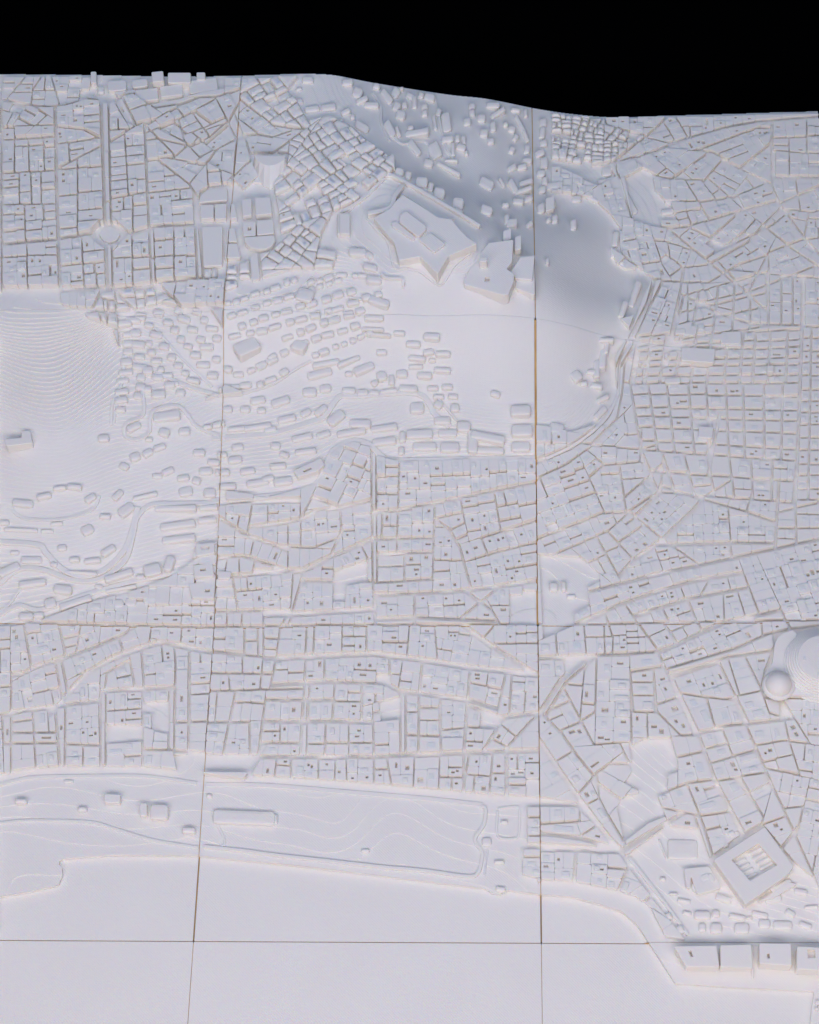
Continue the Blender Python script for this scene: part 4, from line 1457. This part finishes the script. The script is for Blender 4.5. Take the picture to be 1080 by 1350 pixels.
def cut_by_seams(poly):
    out = [poly]
    for ax in (0, 1):
        nxt = []
        for p in out:
            lo, hi = min(q[ax] for q in p), max(q[ax] for q in p); k = math.floor(hi)
            if lo < k < hi and k <= (1 if ax == 0 else 2):
                g = (GAPS_U if ax == 0 else GAPS_V)[k]
                d = (1, 0) if ax == 0 else (0, 1)
                a = clip_half(p, k + g, k + g, *d); b = clip_half(p, k - g, k - g, -d[0], -d[1])
                nxt += [q for q in (a, b) if len(q) > 2 and abs(area(q)) > 2e-5]
            else: nxt.append(p)
        out = nxt
    return out
for nm, h, pp, hole, rnd in explicit:
    pl = to_plan(pp, h * 0.6 if not rnd else h * 0.35)
    if area(pl) < 0: pl = pl[::-1]
    hl = to_plan(hole, h * 0.6) if hole else None
    hs = [height(p[0], p[1]) for p in pl]; zc = height(*centroid(pl))
    lev = (min(hs), zc if len(pl) > 6 else .5 * (zc + max(hs)))
    for q in cut_by_seams(pl):
        q = round_corners(q, 0.011 if rnd and h < 0.02 else 0.003)
        if len(q) < 3: continue
        c = centroid(q)
        hh = hl if hl and inside(centroid(hl), q) and all(inside(p, q) for p in hl) else None
        todo[tile_of(*c)].append((1.0 + abs(area(q)), nm or "building", q, h, [hh] if hh else [], [], (0.0032 if rnd and h < .018 else 0.0014), lev))
N_OBJ = 0
named_parts = {}
PART_LABELS = {"star_fort": "star-shaped fort with three raised halls on its roof", "monastery": "wide monastery with two small courtyards below the fort",
               "palace": "large square palace block with ribbed sunken court", "tower_house": "tall house with a curved leaning front",
               "long_hall": "long low hall in the waterfront park"}
def house_shape(s, lf, h, holes, boxes, ch, lev):
    hs = [height(p[0], p[1]) for p in lf]; c = centroid(lf)
    z0, zg = lev or (min(hs), 0.5 * (height(*c) + max(hs)))
    s.prism(lf, z0 - 0.006, zg + h, holes, ch)
    for b in boxes: s.prism(b, zg + h - 0.003, zg + h + 0.0015 + 0.0035 * ((b[0][0] * 977) % 1))
for t, items in todo.items():
    items.sort(key=lambda x: -x[0])
    rest = Shape(); n_b = 0
    for A, nm, lf, h, holes, boxes, ch, lev in items:
        if nm == "building":
            n_b += 1
            if n_b > 300: house_shape(rest, lf, h, holes, boxes, ch, lev); continue
        s = Shape(); house_shape(s, lf, h, holes, boxes, ch, lev)
        base, _, par = nm.partition('@')
        o = s.build(base, PLA); attach(o, t); N_OBJ += 1
        if base in PART_LABELS: o["label"] = PART_LABELS[base]
        named_parts.setdefault(base, o)
        if par and par in named_parts:
            o.parent = named_parts[par]; o.matrix_parent_inverse = (TILES[t].matrix_basis @ named_parts[par].matrix_parent_inverse).inverted() if False else Matrix.Identity(4)
            o.matrix_parent_inverse = Matrix.Identity(4)
    if rest.v:
        o = rest.build("small_buildings", PLA); attach(o, t); o["kind"] = "stuff"
    print(t, len(items), n_b)

# ------------------------------------------------------------------ raised roads and low walls
def ribbon(nm, w, lift, pts):
    groups = []; cur = []
    for p in pts:
        t = tile_of(*p)
        if cur and t != cur[0][0]: groups.append(cur); cur = []
        cur.append((t, p))
    groups.append(cur)
    for g in groups:
        if len(g) < 2: continue
        t = g[0][0]; P = [p for _, p in g]; s = Shape(); vs = []; fs = []
        u0, u1, v0, v1 = tile_box(t)
        for k, p in enumerate(P):
            a, b = P[max(k - 1, 0)], P[min(k + 1, len(P) - 1)]
            L = math.hypot(b[0] - a[0], b[1] - a[1]) or 1; nx, ny = -(b[1] - a[1]) / L, (b[0] - a[0]) / L
            z = height(*p) + lift
            for off, dz in ((-.5, -0.03), (-.5, -0.0012), (-.42, 0), (.42, 0), (.5, -0.0012), (.5, -0.03)):
                vs.append((min(max(p[0] + nx * w * off, u0), u1), min(max(p[1] + ny * w * off, v0), v1), z + dz))
        for k in range(len(P) - 1):
            for c in range(5):
                a = k * 6 + c; fs.append((a, a + 1, a + 7, a + 6)[::-1] if True else None)
        fs.append(tuple(range(6))); e = (len(P) - 1) * 6; fs.append(tuple(range(e + 5, e - 1, -1)))
        s.add(vs, fs); o = s.build(nm or ("low_wall" if w < 0.009 else "raised_road"), PLA); attach(o, t)
for r in ribbons: ribbon(*r)
print("objects", len(bpy.data.objects), "houses", N_OBJ)
# ------------------------------------------------------------------ domed church and the round stepped hall at the right edge
def px9(x, y, lift=0.0): return ground(960 + x / 9, 800 + y / 9, lift)
def disc(s, c, rings, n=40):
    """A turned solid from (radius u, radius v, z) rings, capped on top."""
    vs = []; fs = []
    for ru, rv, z in rings:
        vs += [(c[0] + ru * math.cos(2 * math.pi * k / n), c[1] + rv * math.sin(2 * math.pi * k / n), z) for k in range(n)]
    for r in range(len(rings) - 1):
        for k in range(n):
            a, b = r * n + k, r * n + (k + 1) % n; fs.append((a, b, b + n, a + n))
    fs.append(tuple(range((len(rings) - 1) * n, len(rings) * n))); s.add(vs, fs)
T = (1, 0)
pod = [px9(*p, 0.02) for p in ((548, 470), (590, 385), (650, 340), (760, 300), (810, 345), (760, 520), (800, 720), (900, 880), (1085, 1000), (1085, 1075), (640, 1065), (430, 1000), (440, 830), (520, 690))]
if area(pod) < 0: pod = pod[::-1]
zp = height(*centroid(pod)) + 0.032
s = Shape(); s.prism(pod, zp - 0.06, zp)
church = s.build("domed_church", PLA); attach(church, T); church["label"] = "church podium carrying a smooth round dome"
cd = px9(600, 930, 0.035)
s = Shape(); rd = 0.0395
rings = [(rd * 1.22, rd * 1.22, zp - .004), (rd * 1.22, rd * 1.22, zp + .004), (rd * 1.02, rd * 1.02, zp + .006)] + \
        [(rd * math.cos(a), rd * math.cos(a), zp + .006 + rd * .95 * math.sin(a)) for a in [math.radians(d) for d in range(0, 90, 9)]]
disc(s, cd, rings + [(.0015, .0015, zp + .006 + rd * .955)])
o = s.build("dome", PLA, smooth=True); o.parent = church; 
ch = px9(1130, 640, 0.05)
zh = height(ch[0] if ch[0] < 1.99 else 1.99, ch[1])
ch = (min(ch[0], 1.88), ch[1])
hall = None
s = Shape(); rings = []
for k in range(9):
    r = 0.128 - 0.0062 * k; z = zh + 0.014 + 0.0062 * k
    rings += [(r, r * .98, z), (r, r * .98, z + .0046), (r - .0022, r * .98 - .0022, z + .0062)]
top_z = rings[-1][2]
rings = [(rings[0][0], rings[0][1], zh - .03)] + rings + [(0.05, 0.05, top_z + .002)]
disc(s, ch, rings, 64)
hall = s.build("round_hall", PLA); attach(hall, T); hall["label"] = "large round stepped hall rising behind the dome"
for x, y in ((895, 665), (1055, 845)):
    p = px9(x, y, 0.045); s = Shape()
    d = math.hypot(p[0] - ch[0], p[1] - ch[1]); k = max(0, min(8, (0.128 - d) / .0062)); z = zh + 0.014 + .0062 * k
    s.prism([(p[0] - .0032, p[1] - .006), (p[0] + .0032, p[1] - .006), (p[0] + .0032, p[1] + .006), (p[0] - .0032, p[1] + .006)], z - .01, z + .009)
    o = s.build("roof_block", PLA); o.parent = hall
# ribs on the floor of the palace court
def px5(x, y, lift=0.0): return ground(870 + x / 5, 1060 + y / 5, lift)
pal = named_parts["palace"]
for row in range(5):
    for col in range(2):
        x0, y0 = 478 + row * 24 + col * 104, 392 + row * 32 - col * 68
        q = [px5(x, y, 0.02) for x, y in ((x0, y0), (x0 + 84, y0 - 46), (x0 + 98, y0 - 28), (x0 + 14, y0 + 18))]
        if area(q) < 0: q = q[::-1]
        c = centroid(q); z = height(*c); s = Shape(); s.prism(round_corners(q, .003), z - .004, z + .0205, ch=.0025)
        o = s.build("court_rib", PLA); o.parent = pal

# tall house above the stadium street: its front leans back from a low tip to a high straight top
def pxz(x, y, lift=0.0): return ground(230 + x / 4.32, 150 + y / 4.32, lift)
foot = [pxz(*p, 0.03) for p in ((445, 262), (648, 256), (640, 300), (612, 345), (575, 385), (540, 402), (505, 385), (474, 345), (452, 300))]
if area(foot) < 0: foot = foot[::-1]
zb = height(*centroid(foot)); v_lo, v_hi = min(p[1] for p in foot), max(p[1] for p in foot); n = len(foot)
s = Shape()
top = [(p[0] * .86 + .14 * sum(q[0] for q in foot) / n, v_hi - (v_hi - p[1]) * .42) for p in foot]
s.add([(p[0], p[1], zb - .03) for p in foot] + [(p[0], p[1], zb + .006) for p in foot] + [(p[0], p[1], zb + .043) for p in top] + [(p[0], p[1] * .94 + v_hi * .06, zb + .045) for p in top],
      [(r * n + k, r * n + (k + 1) % n, (r + 1) * n + (k + 1) % n, (r + 1) * n + k) for r in range(3) for k in range(n)] + [tuple(range(3 * n, 4 * n))])
o = s.build("tower_house", PLA); attach(o, tile_of(*centroid(foot))); o["label"] = "tall house with a curved leaning front"
